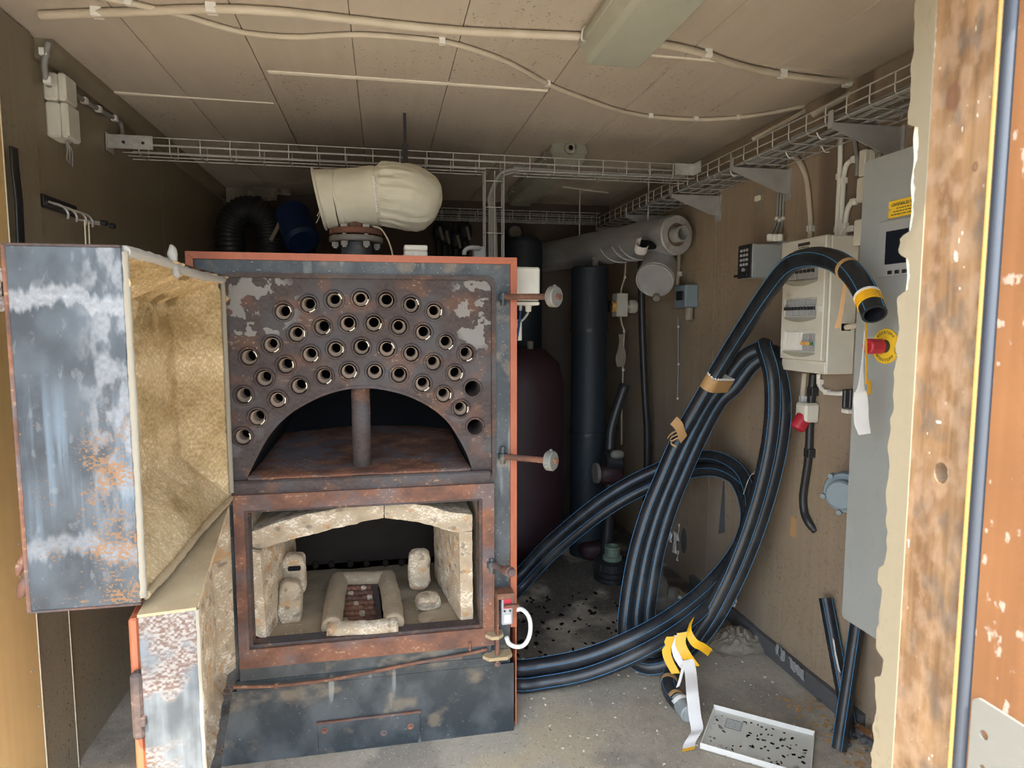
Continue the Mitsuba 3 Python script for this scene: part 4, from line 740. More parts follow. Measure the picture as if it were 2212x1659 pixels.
dep = dep + (meshkit.fbm(np.stack([Yg * 26, Zg * 26, Yg * 0 + 2], -1), 4, 8) - 0.5) * (0.022 + 0.055 * rz)
put(D + '__insulation', sheet(np.stack([dx1 - 0.003 - dep, Yg, Zg], -1), 0.004), INSUL, True, label='rough ochre insulation filling the hollow of the door')
def rope(pts, r, seed, mm, nm='__rope_gasket', lab=None):
    L = smoothline(np.array(pts, float), 30); n = meshkit.noise(np.stack([np.arange(len(L)) * 0.35, np.zeros(len(L)), np.zeros(len(L)) + seed], 1), seed)
    m = tube(L, r * (0.85 + 0.3 * n), 9, sm=False); v = np.array(m.vertices); v += (meshkit.noise(v * 260, seed)[:, None] - 0.5) * 0.003
    return put(D + nm, M(v, m.faces), mm, True, label=lab)
rope([(dx1 + 0.002, dy0 + 0.008, dz0 + 0.01), (dx1 + 0.003, dy0 + 0.008, (dz0 + dz1) / 2), (dx1 + 0.002, dy0 + 0.009, dz1 - 0.008)], 0.0075, 1, ROPE, lab='pale rope gasket on the near edge')
rope([(dx1 + 0.002, dy0 + 0.01, dz1 - 0.006), (dx1 + 0.003, 1.62, dz1 - 0.006), (dx1 + 0.003, 1.85, dz1 - 0.016), (dx1 + 0.002, dy1 - 0.02, dz1 - 0.012)], 0.011, 2, ROPEG, lab='frayed grey rope gasket on the top edge')
rope([(dx1 + 0.001, dy1 - 0.012, dz1 - 0.02), (dx1 + 0.001, dy1 - 0.012, dz0 + 0.02)], 0.007, 3, ROPE)
rope([(dx1 + 0.002, dy0 + 0.02, dz0 + 0.008), (dx1 + 0.004, 1.6, dz0 + 0.006), (dx1 + 0.002, 1.8, dz0 + 0.01), (dx1 + 0.001, dy1 - 0.02, dz0 + 0.006)], 0.0085, 4, DUST)
q = AX(373, 552, dx1 + 0.008); put(D + '__gasket_knot', rough(cat([lump(q, (0.02, 0.022, 0.05), 2.2, 0.004, 60, 3, 3), lump(q + [0.004, 0.01, -0.035], (0.018, 0.022, 0.035), 2.2, 0.004, 60, 5, 3)]), 0.003, 90, 2), ROPEG, True)
def horn(pts, rs): 
    L = smoothline(np.array(pts), 6); return tube(L, np.interp(np.linspace(0, 1, len(L)), np.linspace(0, 1, len(rs)), rs), 10, sm=False)
HX = lambda px, py, y=1.395: AY(px, py, y)
put(D + '__latch_hook', horn([HX(76, 1190), HX(66, 1196), HX(52, 1210), HX(42, 1228), HX(38, 1244)], [0.006, 0.010, 0.0095, 0.008, 0.003]), REDRUST, True, label='rusty curved latch hook'); put(D + '__latch_hook', horn([HX(78, 1240), HX(68, 1248), HX(55, 1262), HX(48, 1280), HX(40, 1290)], [0.006, 0.011, 0.012, 0.010, 0.004]), REDRUST, True)
put(D + '__latch_hook_plate', box(dx0 - 0.004, dx0 + 0.001, dy0, dy0 + 0.05, 0.995, 1.075, 0.001), REDRUST)
for (pa_, pb2) in ((577, 609), (640, 673)):
    a, b = HX(-12, pa_), HX(26, pb2); put(D + '__latch_lug', box(a[0], dx0 + 0.002, dy0 + 0.004, dy0 + 0.016, b[2], a[2], 0.002), DOOR2)
put(D + '__latch_lug', box(HX(-12, 600)[0], HX(4, 600)[0], dy0 + 0.004, dy0 + 0.03, HX(0, 640)[2], HX(0, 606)[2], 0.002), DOOR2)

# ------------------------------------------------------------------ the lower door
D2 = B + '__lower_door'
H = np.array([-0.501, 2.192, 0.0]); ang2 = math.degrees(math.atan2(0.113, 0.812)); R2 = rotm([0, 0, 1], ang2)
def loc(m): m = m.copy(); m.apply_transform(R2); m.apply_translation(H); return m
ll, tk, lz0, lz1 = 0.822, 0.105, 0.362, 0.917
put(D2, loc(cat([box(-tk, 0, -ll, -ll + 0.005, lz0, lz1, 0.002), box(-tk, -tk + 0.004, -ll + 0.005, 0, lz0, lz1), box(-tk, 0, -0.005, 0, lz0, lz1), box(-tk, 0, -ll + 0.005, -0.005, lz0, lz0 + 0.004)])), DOOR2, label='open lower door with burnt steel end and crusted refractory lining')
put(D2 + '__top_plate', loc(rough(box(-tk - 0.001, 0.001, -ll - 0.001, 0.0, lz1 - 0.002, lz1 + 0.004).subdivide_to_size(0.05), 0.0015, 30, 3)), DUST, label='dust-covered top of the lower door')
Yg, Zg = np.meshgrid(np.linspace(-ll + 0.006, -0.004, 90), np.linspace(lz0, lz1 - 0.002, 70), indexing='ij')
rec = np.minimum.reduce([e1(Yg - Yg.min() - 0.012, 0.06), e1(Yg.max() - Yg - 0.012, 0.06), e1(Zg.max() - Zg - 0.012, 0.12), e1(Zg - Zg.min() + 0.02, 0.05)])
Xg = -0.002 - 0.05 * rec + (meshkit.fbm(np.stack([Yg * 20, Zg * 20, Yg * 0], -1), 4, 3) - 0.5) * 0.018 * np.clip(rec * 3, 0, 1)
put(D2 + '__lining', loc(sheet(np.stack([Xg, Yg, Zg], -1), 0.004)), REFR, True, label='white-crusted brown refractory lining')
Lr = [(0.0005, -ll + 0.006, lz0), (0.0005, -ll + 0.006, lz1 - 0.002)]; put(D2 + '__rope_gasket', loc(rough(tube(Lr, 0.006, 8, sm=False).subdivide_to_size(0.02), 0.003, 120, 4)), ROPE, True)
put(D2 + '__orange_cover', loc(box(-tk - 0.022, -tk - 0.004, -ll + 0.02, -0.05, 0.22, lz1 - 0.012, 0.004)), ORANGE, label='bright orange cover sheet behind the lower door')
put(D2 + '__latch_bar', loc(cat([box(-tk - 0.020, -tk + 0.002, -ll - 0.006, -ll + 0.02, 0.66, 0.80, 0.006), box(-tk - 0.004, -tk + 0.006, -ll - 0.012, -ll + 0.01, 0.69, 0.71, 0.002)])), RUST)
# ================================================================== right wall: cabinets, boxes, cables
WX = lambda px, py, x=XR: AX(px, py, x)
# grey control cabinet
t = thing('control_cabinet', 'large grey steel control cabinet on the right wall beside the doorway', 'cabinet'); cx = 1.40
zt, zb_ = 1.972, 0.577
put(t + '__body', box(cx + 0.022, XR - 0.001, 0.93, 1.705, zb_ + 0.012, zt - 0.012, 0.004), CAB)
put(t + '__door', prism_x(rrect(0.92, zb_, 1.727, zt, 0.012), cx, cx + 0.02), CAB, label='flat grey door')
qa, qb = WX(1906, 480, cx), WX(1900, 599, cx); ya, yb = 1.40, qa[1]
k = put(t + '__operator_panel', box(cx - 0.010, cx - 0.0005, ya, yb, qb[2], qa[2], 0.003), GREYP, label='grey operator panel with a dark screen')
sa, sb = WX(1922, 501, cx), WX(1919, 572, cx); put(k + '__screen', box(cx - 0.0125, cx - 0.009, WX(1972, 493, cx)[1], sa[1], sb[2], sa[2], 0.001), SCREEN, label='dark screen')
for i in range(4): put(k + '__key', box(cx - 0.012, cx - 0.009, sa[1] - 0.026 * i - 0.028, sa[1] - 0.026 * i - 0.012, sb[2] - 0.028, sb[2] - 0.018, 0.001), DARKP)
la, lb = WX(1922, 436, cx), WX(1920, 473, cx); lh = la[2] - lb[2]
k = put(t + '__warning_sign', box(cx - 0.003, cx - 0.0005, la[1] - 0.155, la[1], lb[2], la[2], 0.0005), YSIGN, label='yellow warning sign')
put(k + '__text', lettering('LIVSFARLIG SPÄNNING', lh * 0.16, (cx - 0.0031, la[1] - 0.012, la[2] - lh * 0.34), (0, -1, 0), (0, 0, 1), 0.0006, True), INK)
for i, (a, b) in enumerate(((0.030, 0.115), (0.020, 0.12), (0.012, 0.13))):   # the smaller lines, too small to read in the photo: rows of strokes
    z = la[2] - lh * (0.52 + 0.17 * i); y = la[1] - a; s = []
    while y > la[1] - b:
        wd = RNG.uniform(0.004, 0.010); s.append(box(cx - 0.0036, cx - 0.003, y - wd, y, z, z + lh * 0.055)); y -= wd + 0.003
    put(k + '__small_print', cat(s), INK)
put(k + '__rivet', cyl((cx - 0.003, la[1] - 0.006, (la[2] + lb[2]) / 2), (cx - 0.0045, la[1] - 0.006, (la[2] + lb[2]) / 2), 0.003, 8), GALV)
es = WX(1914, 748, cx)
k = put(t + '__emergency_stop', lathe([(0, 0.062), (0.018, 0.062), (0.0215, 0.058), (0.0215, 0.018), (0.017, 0.014), (0.0, 0.014)], (-1, 0, 0), (cx, es[1], es[2]), 26), RED, 40, label='red emergency stop button on a yellow disc')
m = lathe([(0, 0.062), (0.018, 0.062), (0.0215, 0.058), (0.0215, 0.018), (0.017, 0.014), (0.0, 0.014)][::-1], (-1, 0, 0), (cx, es[1], es[2]), 26); scene[k] = mikit.ply(m, RED, smooth=40)
put(k + '__collar', cyl((cx - 0.001, es[1], es[2]), (cx - 0.028, es[1], es[2]), 0.0185, 20), DARKP, 40)
put(k + '__disc', cyl((cx + 0.0005, es[1], es[2]), (cx - 0.003, es[1], es[2]), 0.050, 36), YSIGN, label='yellow disc')
for a0, word in ((90, 'NÖDSTOPP'), (270, 'NÖDSTOPP')):
    for i, ch in enumerate(word):
        a = math.radians(a0 + (3.5 - i) * 13) if a0 == 90 else math.radians(a0 - (3.5 - i) * 13)
        u = np.array([0, -math.cos(a), math.sin(a)]); up_ = u if a0 == 90 else -u; xd = np.cross(up_, [-1.0, 0, 0])
        put(k + '__letter', lettering(ch, 0.0075, np.array([cx - 0.0031, es[1], es[2]]) + u * (0.036 if a0 == 90 else 0.043), xd, up_, 0.0004, True, True), INK)
ks = WX(1950, 756, cx); put(t + '__key_switch', cyl((cx - 0.0005, ks[1], ks[2]), (cx - 0.016, ks[1], ks[2]), 0.0135, 20, 0.002), DARKP, 40)

# white distribution board with open fronts
t = thing('distribution_board', 'white distribution board with three rows of breakers, behind the hose arch', 'fuse box'); fx = 1.585
y0, y1, z0, z1 = 2.098, 2.362, 1.312, 1.815
put(t + '__body', box(fx + 0.0005, XR - 0.001, y0, y1, z0, z1, 0.004), BOARD)
ZP = lambda py: WX(1735, py, fx - 0.012)[2]
rows = [(ZP(603), ZP(566)), (ZP(681), ZP(647)), (ZP(757), ZP(718))]
fr = sg.box(y0 + 0.030, z0 + 0.048, y1 - 0.004, z1 - 0.066)
wn = [sg.box(y0 + 0.048, a - 0.006, y1 - 0.020, b + 0.006) for a, b in rows]
for w_ in wn: fr = fr.difference(w_)
put(t + '__cover', prism_x(fr, fx - 0.016, fx), BOARD); put(t + '__hood', box(fx - 0.024, fx, y0, y1 + 0.004, z1 - 0.062, z1 + 0.001, 0.004), BOARD, label='projecting top hood')
put(t + '__foot', box(fx - 0.006, fx, y0, y1, z0, z0 + 0.047, 0.003), BOARD); put(t + '__side_rail', box(fx - 0.020, fx, y0 + 0.005, y0 + 0.029, z0 + 0.048, z1 - 0.064, 0.003), BOARD)
put(t + '__latch', box(fx - 0.024, fx - 0.0195, y0 + 0.008, y0 + 0.027, rows[1][0] + 0.01, rows[1][0] + 0.035, 0.002), WHITE)
put(t + '__logo', box(fx - 0.0252, fx - 0.0238, y0 + 0.090, y0 + 0.160, z1 - 0.026, z1 - 0.014, 0.0005), INK, label='small dark maker plate'); put(t + '__logo_line', box(fx - 0.0252, fx - 0.0238, y0 + 0.095, y0 + 0.155, z1 - 0.033, z1 - 0.030), INK)
for i, (a, b) in enumerate(rows):      # curved scoops under each window
    yy = np.linspace(y0 + 0.048, y1 - 0.020, 13); u = np.linspace(-1, 1, 13)
    lip = sg.Polygon([(y, a - 0.006 - 0.001) for y in yy] + [(y, a - 0.012 - 0.014 * (1 - q * q)) for y, q in zip(yy[::-1], u[::-1])])
    put(t + '__scoop', prism_x(lip, fx - 0.0165, fx - 0.012), GREYP if False else SHADE)
put(t + '__row_backing', box(fx - 0.002, fx + 0.0005, y0 + 0.06, y1 - 0.01, z0 + 0.06, z1 - 0.07), WHITE)
def breaker(y, w_, a, b, m=GREYP, tog=DARKP, td=-1):
    k = put(t + '__breaker', box(fx - 0.012, fx - 0.0015, y - w_ + 0.0008, y, a, b, 0.001), WHITE if m is None else m); zm = (a + b) / 2
    put(k + '__nose', box(fx - 0.016, fx - 0.012, y - w_ + 0.001, y - 0.0004, zm - 0.009, zm + 0.009, 0.001), WHITE if m is None else m)
    put(k + '__toggle', box(fx - 0.024, fx - 0.0155, y - w_ * 0.75, y - w_ * 0.25, zm - 0.010, zm + 0.002, 0.001), tog)
W18 = 0.0192
yl = y1 - 0.021
a, b = rows[0]
k = put(t + '__rotary_switch', box(fx - 0.014, fx - 0.0015, yl - 0.060, yl - 0.002, a, b, 0.001), GREYP); put(k + '__handle', box(fx - 0.034, fx - 0.013, yl - 0.03, yl - 0.022, (a + b) / 2 - 0.004, (a + b) / 2 + 0.006, 0.002), DARKP)
for i in range(5): breaker(yl - 0.062 - i * W18 * 1.25, W18 * 1.2, a, b, GREYP)
a, b = rows[1]
for i in range(10): breaker(yl - 0.001 - i * W18, W18, a, b, GREYP)
a, b = rows[2]
for i in range(12): put(t + '__blank_slat', box(fx - 0.010, fx - 0.0015, yl - 0.0092 * i - 0.0084, yl - 0.0092 * i, a, b, 0.0008), WHITE)
for i in range(4): breaker(yl - 0.114 - i * W18, W18, a, b - 0.006, GREYP, AMBER if i < 3 else GREEN)
for z in (1.545, 1.40): pass
sq = AY(1822, 705, y0); 
put(t + '__cable_gap', box(sq[0] - 0.008, sq[0] + 0.03, y0 - 0.0006, y0 + 0.002, sq[2] - 0.016, sq[2] + 0.010), SOOT)
cable('short_conduit', 'short grey conduit leaving the near side of the distribution board', [(sq[0] + 0.01, y0 + 0.003, sq[2] - 0.004), (sq[0] + 0.03, y0 - 0.05, sq[2] + 0.006), (sq[0] + 0.05, y0 - 0.14, sq[2] + 0.014)], 0.011, None, CABLE, clips=[(sq[0] + 0.035, y0 - 0.07, sq[2] + 0.008)], nrm=(1, 0, 0))

# grey key-pad box
t = thing('keypad_box', 'grey box with a dark key pad front, left of the distribution board', 'control box')
q = WX(1697, 560); ky0 = q[1]; kx = AY(1622, 560, ky0)[0]; ky1 = AX(1594, 560, kx)[1]; kz1, kz0 = AY(1622, 526, ky0)[2], AY(1622, 599, ky0)[2]
put(t + '__body', box(kx + 0.006, XR - 0.02, ky0, ky1, kz0, kz1, 0.004), CAB); put(t + '__back_plate', box(XR - 0.019, XR - 0.001, ky0 - 0.006, ky1 + 0.006, kz0 + 0.01, kz1 + 0.014, 0.002), GREYP)
k = put(t + '__key_pad', box(kx, kx + 0.0055, ky0 + 0.001, ky1 - 0.001, kz0, kz1, 0.001), DARKP, label='dark key pad')
dk = (ky1 - ky0) / 4.5
for i in range(4):
    for j in range(3): put(k + '__key', box(kx - 0.003, kx + 0.0005, ky1 - dk * (j + 1.55), ky1 - dk * (j + 0.85), kz1 - 0.018 - 0.02 * i - 0.012, kz1 - 0.018 - 0.02 * i, 0.0015), GREYP)
put(k + '__lock', cyl((kx + 0.0005, (ky0 + ky1) / 2, kz0 + 0.035), (kx - 0.008, (ky0 + ky1) / 2, kz0 + 0.035), 0.008, 14), GALV)
put(t + '__handle', box(kx - 0.012, kx, ky0 + 0.01, ky1 + 0.012, kz0 + 0.006, kz0 + 0.016, 0.002), DARKP)
xw1 = XR - 0.008
for i in range(3):
    p = [WX(1682 + 6 * i, 380, xw1), WX(1680 + 6 * i, 440, xw1), WX(1676 + 7 * i, 480, xw1), WX(1668 + 9 * i, 500, xw1 - 0.02), WX(1663 + 11 * i, 516, xw1 - 0.05)]
    p = [WX(1682 + 5.5 * i, 340, xw1)] + p
    cable('riser_cable', ('left', 'middle', 'right')[i] + ' of three dark grey cables climbing from the key pad box to the tray', p, 0.0055, None, GCABLE, clips=[WX(1682 + 5.5 * i, 389 + 4 * (i == 1), xw1), WX(1677 + 6.5 * i, 472 + 4 * (i == 1), xw1)], nrm=(1, 0, 0), s=7)
    put(thing('cable_gland', ('left', 'middle', 'right')[i] + ' of three grey cable glands on top of the key pad box', 'cable gland') + '__nut', cyl(WX(1663 + 11 * i, 521, xw1 - 0.05), WX(1663 + 11 * i, 506, xw1 - 0.05), 0.013, 10, 0.003), WHITE)
xw2 = XR - 0.012
cable('wall_cable', 'thick dirty white cable curving from the tray down to the distribution board', [WX(1695, 325, xw2), WX(1716, 338, xw2), WX(1733, 360, xw2), WX(1743, 395, xw2), WX(1748, 440, xw2), WX(1751, 480, xw2), WX(1749, 517, xw2)], 0.0105, None, CABLE, clips=[WX(1750, 494, xw2)], nrm=(1, 0, 0))
xw3 = XR - 0.011
cable('wall_cable', 'straight white conduit down to the right end of the distribution board', [WX(1816, 292, xw3), WX(1815, 350, xw3), WX(1812, 420, xw3), WX(1809, 480, xw3), WX(1808, 512, xw3)], 0.0095, None, WHITE, clips=[WX(1813, 381, xw3), WX(1809, 495, xw3)], nrm=(1, 0, 0))
cable('wall_cable', 'white conduit bending from the top white box down to the distribution board', [WX(1852, 342, xw3), WX(1840, 346, xw3), WX(1829, 356, xw3), WX(1823, 378, xw3), WX(1820, 430, xw3), WX(1817, 480, xw3), WX(1813, 513, xw3)], 0.0095, None, WHITE, clips=[WX(1821, 390, xw3), WX(1816, 480, xw3), WX(1845, 344, xw3)], nrm=(1, 0, 0))
cable('wall_cable', 'white conduit bending from the middle white box down to the distribution board', [WX(1848, 434, xw3), WX(1837, 440, xw3), WX(1830, 456, xw3), WX(1826, 480, xw3), WX(1819, 500, xw3), WX(1816, 513, xw3)], 0.0095, None, WHITE, clips=[WX(1824, 488, xw3), WX(1843, 436, xw3)], nrm=(1, 0, 0))
cable('wall_cable', 'short white conduit from the lowest white box to the distribution board', [WX(1846, 492, xw3), WX(1835, 494, xw3), WX(1827, 502, xw3), WX(1821, 513, xw3)], 0.0095, None, WHITE, clips=[WX(1838, 494, xw3)], nrm=(1, 0, 0))
cable('wall_cable', 'grey cable hanging from the tray behind the topmost white box', [WX(1843, 275, xw3), WX(1848, 320, xw3 - 0.004), WX(1852, 350, xw3 - 0.004), WX(1851, 380, xw3)], 0.007, None, GCABLE)
cable('wall_cable', 'dark grey cable curving from the tray towards the cabinet top', [WX(1886, 275, xw3), WX(1882, 300, xw3), WX(1890, 322, xw3), WX(1902, 335, xw3)], 0.007, None, GCABLE)
def wbox(name, label, px0, px1, py0, py1, depth, m=BOARD, y0=None):
    a = WX(px0, (py0 + py1) / 2, XR - depth); t = thing(name, label, 'junction box'); ya = WX(px1, (py0 + py1) / 2)[1] if y0 is None else y0
    zA, zB = WX(px0, py0, XR - depth)[2], WX(px0, py1, XR - depth)[2]
    put(t + '__base', box(XR - depth * 0.55, XR - 0.001, ya, a[1], zB, zA, 0.004), m); put(t + '__lid', box(XR - depth, XR - depth * 0.56, ya - 0.0005, a[1] + 0.0005, zB, zA, 0.004), m); return t
wbox('junction_box', 'topmost white junction box beside the grey cabinet', 1854, 1892, 326, 382, 0.045); wbox('junction_box', 'middle white junction box half behind the grey cabinet', 1849, 1890, 386, 438, 0.045); wbox('junction_box', 'lowest white junction box between the distribution board and the grey cabinet', 1843, 1884, 476, 530, 0.045)

# below the board: socket, cables, small box, motor
t = thing('power_socket', 'grey wall socket with a red cover below the distribution board', 'socket')
q0, q1 = WX(1720, 868, XR - 0.06), WX(1742, 914, XR - 0.06)
put(t + '__body', box(XR - 0.065, XR - 0.001, q1[1] + 0.0, q0[1], q1[2], q0[2], 0.008), BOARD)
put(t + '__red_cover', lathe([(0.0, 0.0), (0.030, 0.0), (0.030, 0.05), (0.026, 0.058), (0.0, 0.058)], (-0.55, 0, -0.85), ((XR - 0.045), (q0[1] + q1[1]) / 2, q1[2] + 0.02), 24), RED, 40, label='red hinged cover')
cable('wall_cable', 'short grey-white conduit from the board down into the wall socket', [WX(1738, 806, xw3), WX(1735, 840, xw3), WX(1733, 872, xw3)], 0.011, None, CABLE, clips=[WX(1734, 862, xw3)], nrm=(1, 0, 0))
xk = XR - 0.016
cable('black_cable', 'thick black cable running down the wall from the board and ending in a hole', [WX(1757, 806, xk), WX(1754, 840, xk), WX(1750, 900, xk), WX(1748, 960, xk), WX(1745, 1000, xk), WX(1739, 1040, xk), WX(1735, 1075, xk), WX(1737, 1105, xk), WX(1746, 1128, xk), WX(1762, 1147, XR + 0.004)], 0.0155, None, DARKP, clips=[WX(1755, 845, xk), WX(1748, 978, xk)], nrm=(1, 0, 0), clipm=DARKP, s=12)
cable('wall_cable', 'thin white conduit from the board to the small black box', [WX(1768, 808, xw3), WX(1769, 826, xw3), WX(1775, 840, xw3), WX(1788, 848, xw3), WX(1805, 850, xw3), WX(1820, 850, xw3)], 0.0085, None, WHITE, clips=[WX(1770, 825, xw3), WX(1785, 847, xw3)], nrm=(1, 0, 0))
t = wbox('junction_box', 'small black box low beside the grey cabinet, with a white base', 1818, 1850, 840, 882, 0.05, DARKP)
put(t + '__white_base', box(XR - 0.03, XR - 0.0005, WX(1846, 884)[1], WX(1816, 884, XR - 0.03)[1], WX(1818, 892, XR - 0.03)[2], WX(1818, 883, XR - 0.03)[2], 0.003), WHITE)
t = thing('wall_motor', 'round blue-grey motor housing on the wall, half behind the grey cabinet', 'motor')
mq = WX(1830, 1062, XR - 0.075); ax_ = np.array([-0.8, -0.55, 0.0])
put(t + '__housing', lathe([(0, 0.085), (0.046, 0.085), (0.052, 0.078), (0.052, 0.045), (0.070, 0.042), (0.074, 0.034), (0.074, 0.0), (0, 0)][::-1], ax_, mq - ax_ * 0.01, 30), BLUEGREY, 40)
put(t + '__mount', box(XR - 0.075, XR - 0.001, mq[1] - 0.06, mq[1] + 0.03, mq[2] - 0.06, mq[2] + 0.06, 0.008), BLUEGREY)
for a in (0.3, 1.4, 2.4, 3.3, 4.3, 5.4):
    n, o = frame_of(ax_); u = n * math.cos(a) + o * math.sin(a); put(t + '__lug', cyl(mq + u * 0.072 + ax_ * 0.01, mq + u * 0.072 + ax_ * 0.045, 0.009, 8), BLUEGREY)
# scraps on the wall
t = thing('felt_strip', 'dark grey tapering strip stuck to the right wall under the hoses', 'strip')
P = [WX(1563, 1040), WX(1566, 1040), WX(1566, 1150), WX(1553, 1153)]; put(t + '__strip', prism_x(sg.Polygon([(p[1], p[2]) for p in P]), XR - 0.003, XR), FELT)
t = thing('torn_wall_hole', 'dark hole in the right wall with torn white lining hanging out', 'hole')
q = WX(1477, 1168); put(t + '__hole', prism_x(sg.Polygon([(q[1] + 0.035 * math.cos(a), q[2] + 0.075 * math.sin(a)) for a in th]), XR - 0.0015, XR), FELT)
rs = np.random.default_rng(3)
for (px, py, w_, h_) in ((1462, 1172, 0.06, 0.12), (1470, 1150, 0.03, 0.10), (1452, 1160, 0.05, 0.05), (1468, 1200, 0.025, 0.06)):
    q = WX(px, py); put(t + '__torn_paper', rough(sheet([[q + [-0.012 - 0.008 * math.sin(i + j), w_ * (j / 3 - 0.5), h_ * (i / 3 - 0.5)] for j in range(4)] for i in range(4)], 0.0015).subdivide_to_size(0.02), 0.010, 22, int(px)), PAPER, label=None)
t = thing('tape_piece', 'beige tape piece stuck on the right wall beside the black cable end', 'tape'); q = WX(1714, 1138)
put(t + '__tape', prism_x(rrect(q[1] - 0.018, q[2] - 0.045, q[1] + 0.018, q[2] + 0.045, 0.008), XR - 0.0022, XR), KRAFT)
t = thing('wall_plaster_scar', 'small pinkish scar with a hook high on the right wall', 'wall scar'); q = WX(1640, 432)
put(t + '__scar', rough(prism_x(rrect(q[1] - 0.03, q[2] - 0.05, q[1] + 0.03, q[2] + 0.05, 0.012), XR - 0.002, XR).subdivide_to_size(0.02), 0.002, 60, 4), RAG)
put(t + '__hook', box(XR - 0.014, XR - 0.002, q[1] - 0.02, q[1] + 0.02, q[2] - 0.005, q[2] + 0.02, 0.003), PALE)

# ================================================================== deeper in the room
t = thing('insulated_pipe', 'large pipe in grey foil insulation, its open end facing the doorway', 'pipe')
pe = AX(1462, 507, 1.55); pf = AY(1178, 556, 4.74); u = (pf - pe) / np.linalg.norm(pf - pe); Lp = np.linalg.norm(pf - pe)
m = lathe([(0.062, 0.0), (0.100, -0.004), (0.106, 0.004), (0.106, Lp), (0.0, Lp)], u, pe, 40); mm = np.array(m.vertices); 
put(t + '__jacket', rough(m.subdivide_to_size(0.09), 0.005, 9, 4), FOIL, 40, label='wrinkled foil jacket')
put(t + '__insulation_ring', lathe([(0.040, 0.014), (0.064, 0.004), (0.064, 0.05), (0.040, 0.05)], u, pe, 30, True), BROWNF)
put(t + '__steel_pipe', lathe([(0.033, -0.05), (0.042, -0.05), (0.042, 0.3), (0.033, 0.3)], u, pe, 28, True), GALV, 40, label='bare steel pipe end'); put(t + '__pipe_plug', cyl(pe + u * 0.05, pe + u * 0.06, 0.034, 20), SOOT)
n, o = frame_of(u)
for i in range(14):
    a = 2 * np.pi * i / 14; d_ = n * math.cos(a) + o * math.sin(a); put(t + '__end_fold', tube([pe + d_ * 0.066 - u * 0.001, pe + d_ * 0.102 - u * 0.005], 0.0012, 5, sm=False), GREYP)
for f_ in (0.28, 0.36, 0.50): put(t + '__sagging_fold', tube([pe + u * (Lp * f_ * 0.6 + 0.02 * i) + (n * math.cos(a) + o * math.sin(a)) * 0.108 for i, a in enumerate(np.linspace(0.4, 2.9, 8) + np.pi * (o[2] > 0))], 0.006, 7), FOIL, True)
fl_ = AY(1384, 541, 3.28)
put(t + '__torn_flap', ribbon([fl_ + [0.05, 0.03, 0.01], fl_ + [0.02, 0, -0.005], fl_ + [-0.03, -0.02, 0.0], fl_ + [-0.04, -0.03, 0.03], fl_ + [-0.01, -0.02, 0.045]], [0.09] * 33, 0.002, [0.25, 0.85, -0.3]), PAPER, True, label='torn curling flap of the jacket')
put(t + '__torn_gap', lump(fl_ + [0.045, 0.03, 0.035], (0.11, 0.03, 0.045), 2.2, 0.006, 30, 2, 3, rotm([0, 1, 0], 12)), SOOT, True)
for y_ in (3.55, 4.3):
    s_ = pe + u * (y_ - pe[1]); put(t + '__hanger', rod(s_ + [0, 0, 0.10], (s_[0], s_[1], CZ), 0.005, 8), GALV)
t = thing('insulation_cap', 'grey insulated end cap hanging tilted below the foil pipe', 'pipe cap')
c0, c1 = AY(1424, 578, 3.40), AY(1404, 634, 3.22)
uc = (c1 - c0) / np.linalg.norm(c1 - c0)
put(t + '__cap', lathe([(0, 0), (0.088, 0.0), (0.096, 0.01), (0.098, 0.12), (0.103, 0.125), (0.103, 0.155), (0.098, 0.16), (0.09, 0.162), (0, 0.158)], uc, c0 - uc * 0.03, 36), FOIL, 40)
put(t + '__end_rim', lathe([(0.094, 0.15), (0.101, 0.15), (0.101, 0.172), (0.094, 0.172)], uc, c0 - uc * 0.03, 36, True), GALV, 40)
put(t + '__drain', cyl(c1 + uc * 0.02 + [0.04, 0, 0], c1 + uc * 0.05 + [0.045, 0, 0], 0.018, 12), IRON)
put(t + '__strap', rod(c0 + [0, 0, 0.02], c0 + [0.03, 0.1, 0.16], 0.006), IRON)
t = thing('flue_pipe', 'dark upright flue pipe standing in the dim back right corner', 'flue pipe')
q = AY(1274, 577, 3.95); put(t + '__lower_pipe', cyl((q[0], 3.95, 0), (q[0], 3.95, 1.46), 0.112, 32), TEAL, 40); put(t + '__upper_pipe', cyl((q[0], 3.95, 1.455), (q[0], 3.95, q[2]), 0.116, 32, 0.01), TEAL, 40)
put(t + '__nipple', cat([cyl((q[0] + 0.03, 3.93, q[2]), (q[0] + 0.03, 3.93, q[2] + 0.05), 0.02, 12), cyl((q[0] + 0.03, 3.93, q[2] + 0.045), (q[0] + 0.03, 3.93, q[2] + 0.06), 0.03, 12)]), IRON)
for z in (1.455, 0.8): put(t + '__band', lathe([(0.112, -0.01), (0.121, -0.01), (0.121, 0.01), (0.112, 0.01)], (0, 0, 1), (q[0], 3.95, z), 32, True), DARKP, 40)
t = thing('expansion_tank', 'dark maroon tank standing behind the right side of the boiler', 'tank')
put(t + '__shell', lathe([(0, 0.05), (0.20, 0.06), (0.27, 0.12), (0.285, 0.2), (0.285, 1.12), (0.26, 1.25), (0.17, 1.34), (0, 1.36)], (0, 0, 1), (0.80, 3.90, 0), 44), MAROON, 40)
for a in (0.5, 2.6, 4.7): put(t + '__leg', rod((0.80 + 0.22 * math.cos(a), 3.90 + 0.22 * math.sin(a), 0), (0.80 + 0.22 * math.cos(a), 3.90 + 0.22 * math.sin(a), 0.12), 0.02), MAROON)
put(t + '__valve', cyl((0.86, 3.80, 1.34), (0.86, 3.80, 1.39), 0.02, 12), IRON)
t = thing('thermostat_box', 'grey box with yellow and white round knobs on the dim wall under the foil pipe', 'control box')
q0 = AX(1333, 633, 1.60); q1 = AX(1357, 684, 1.60); ty = q1[1]
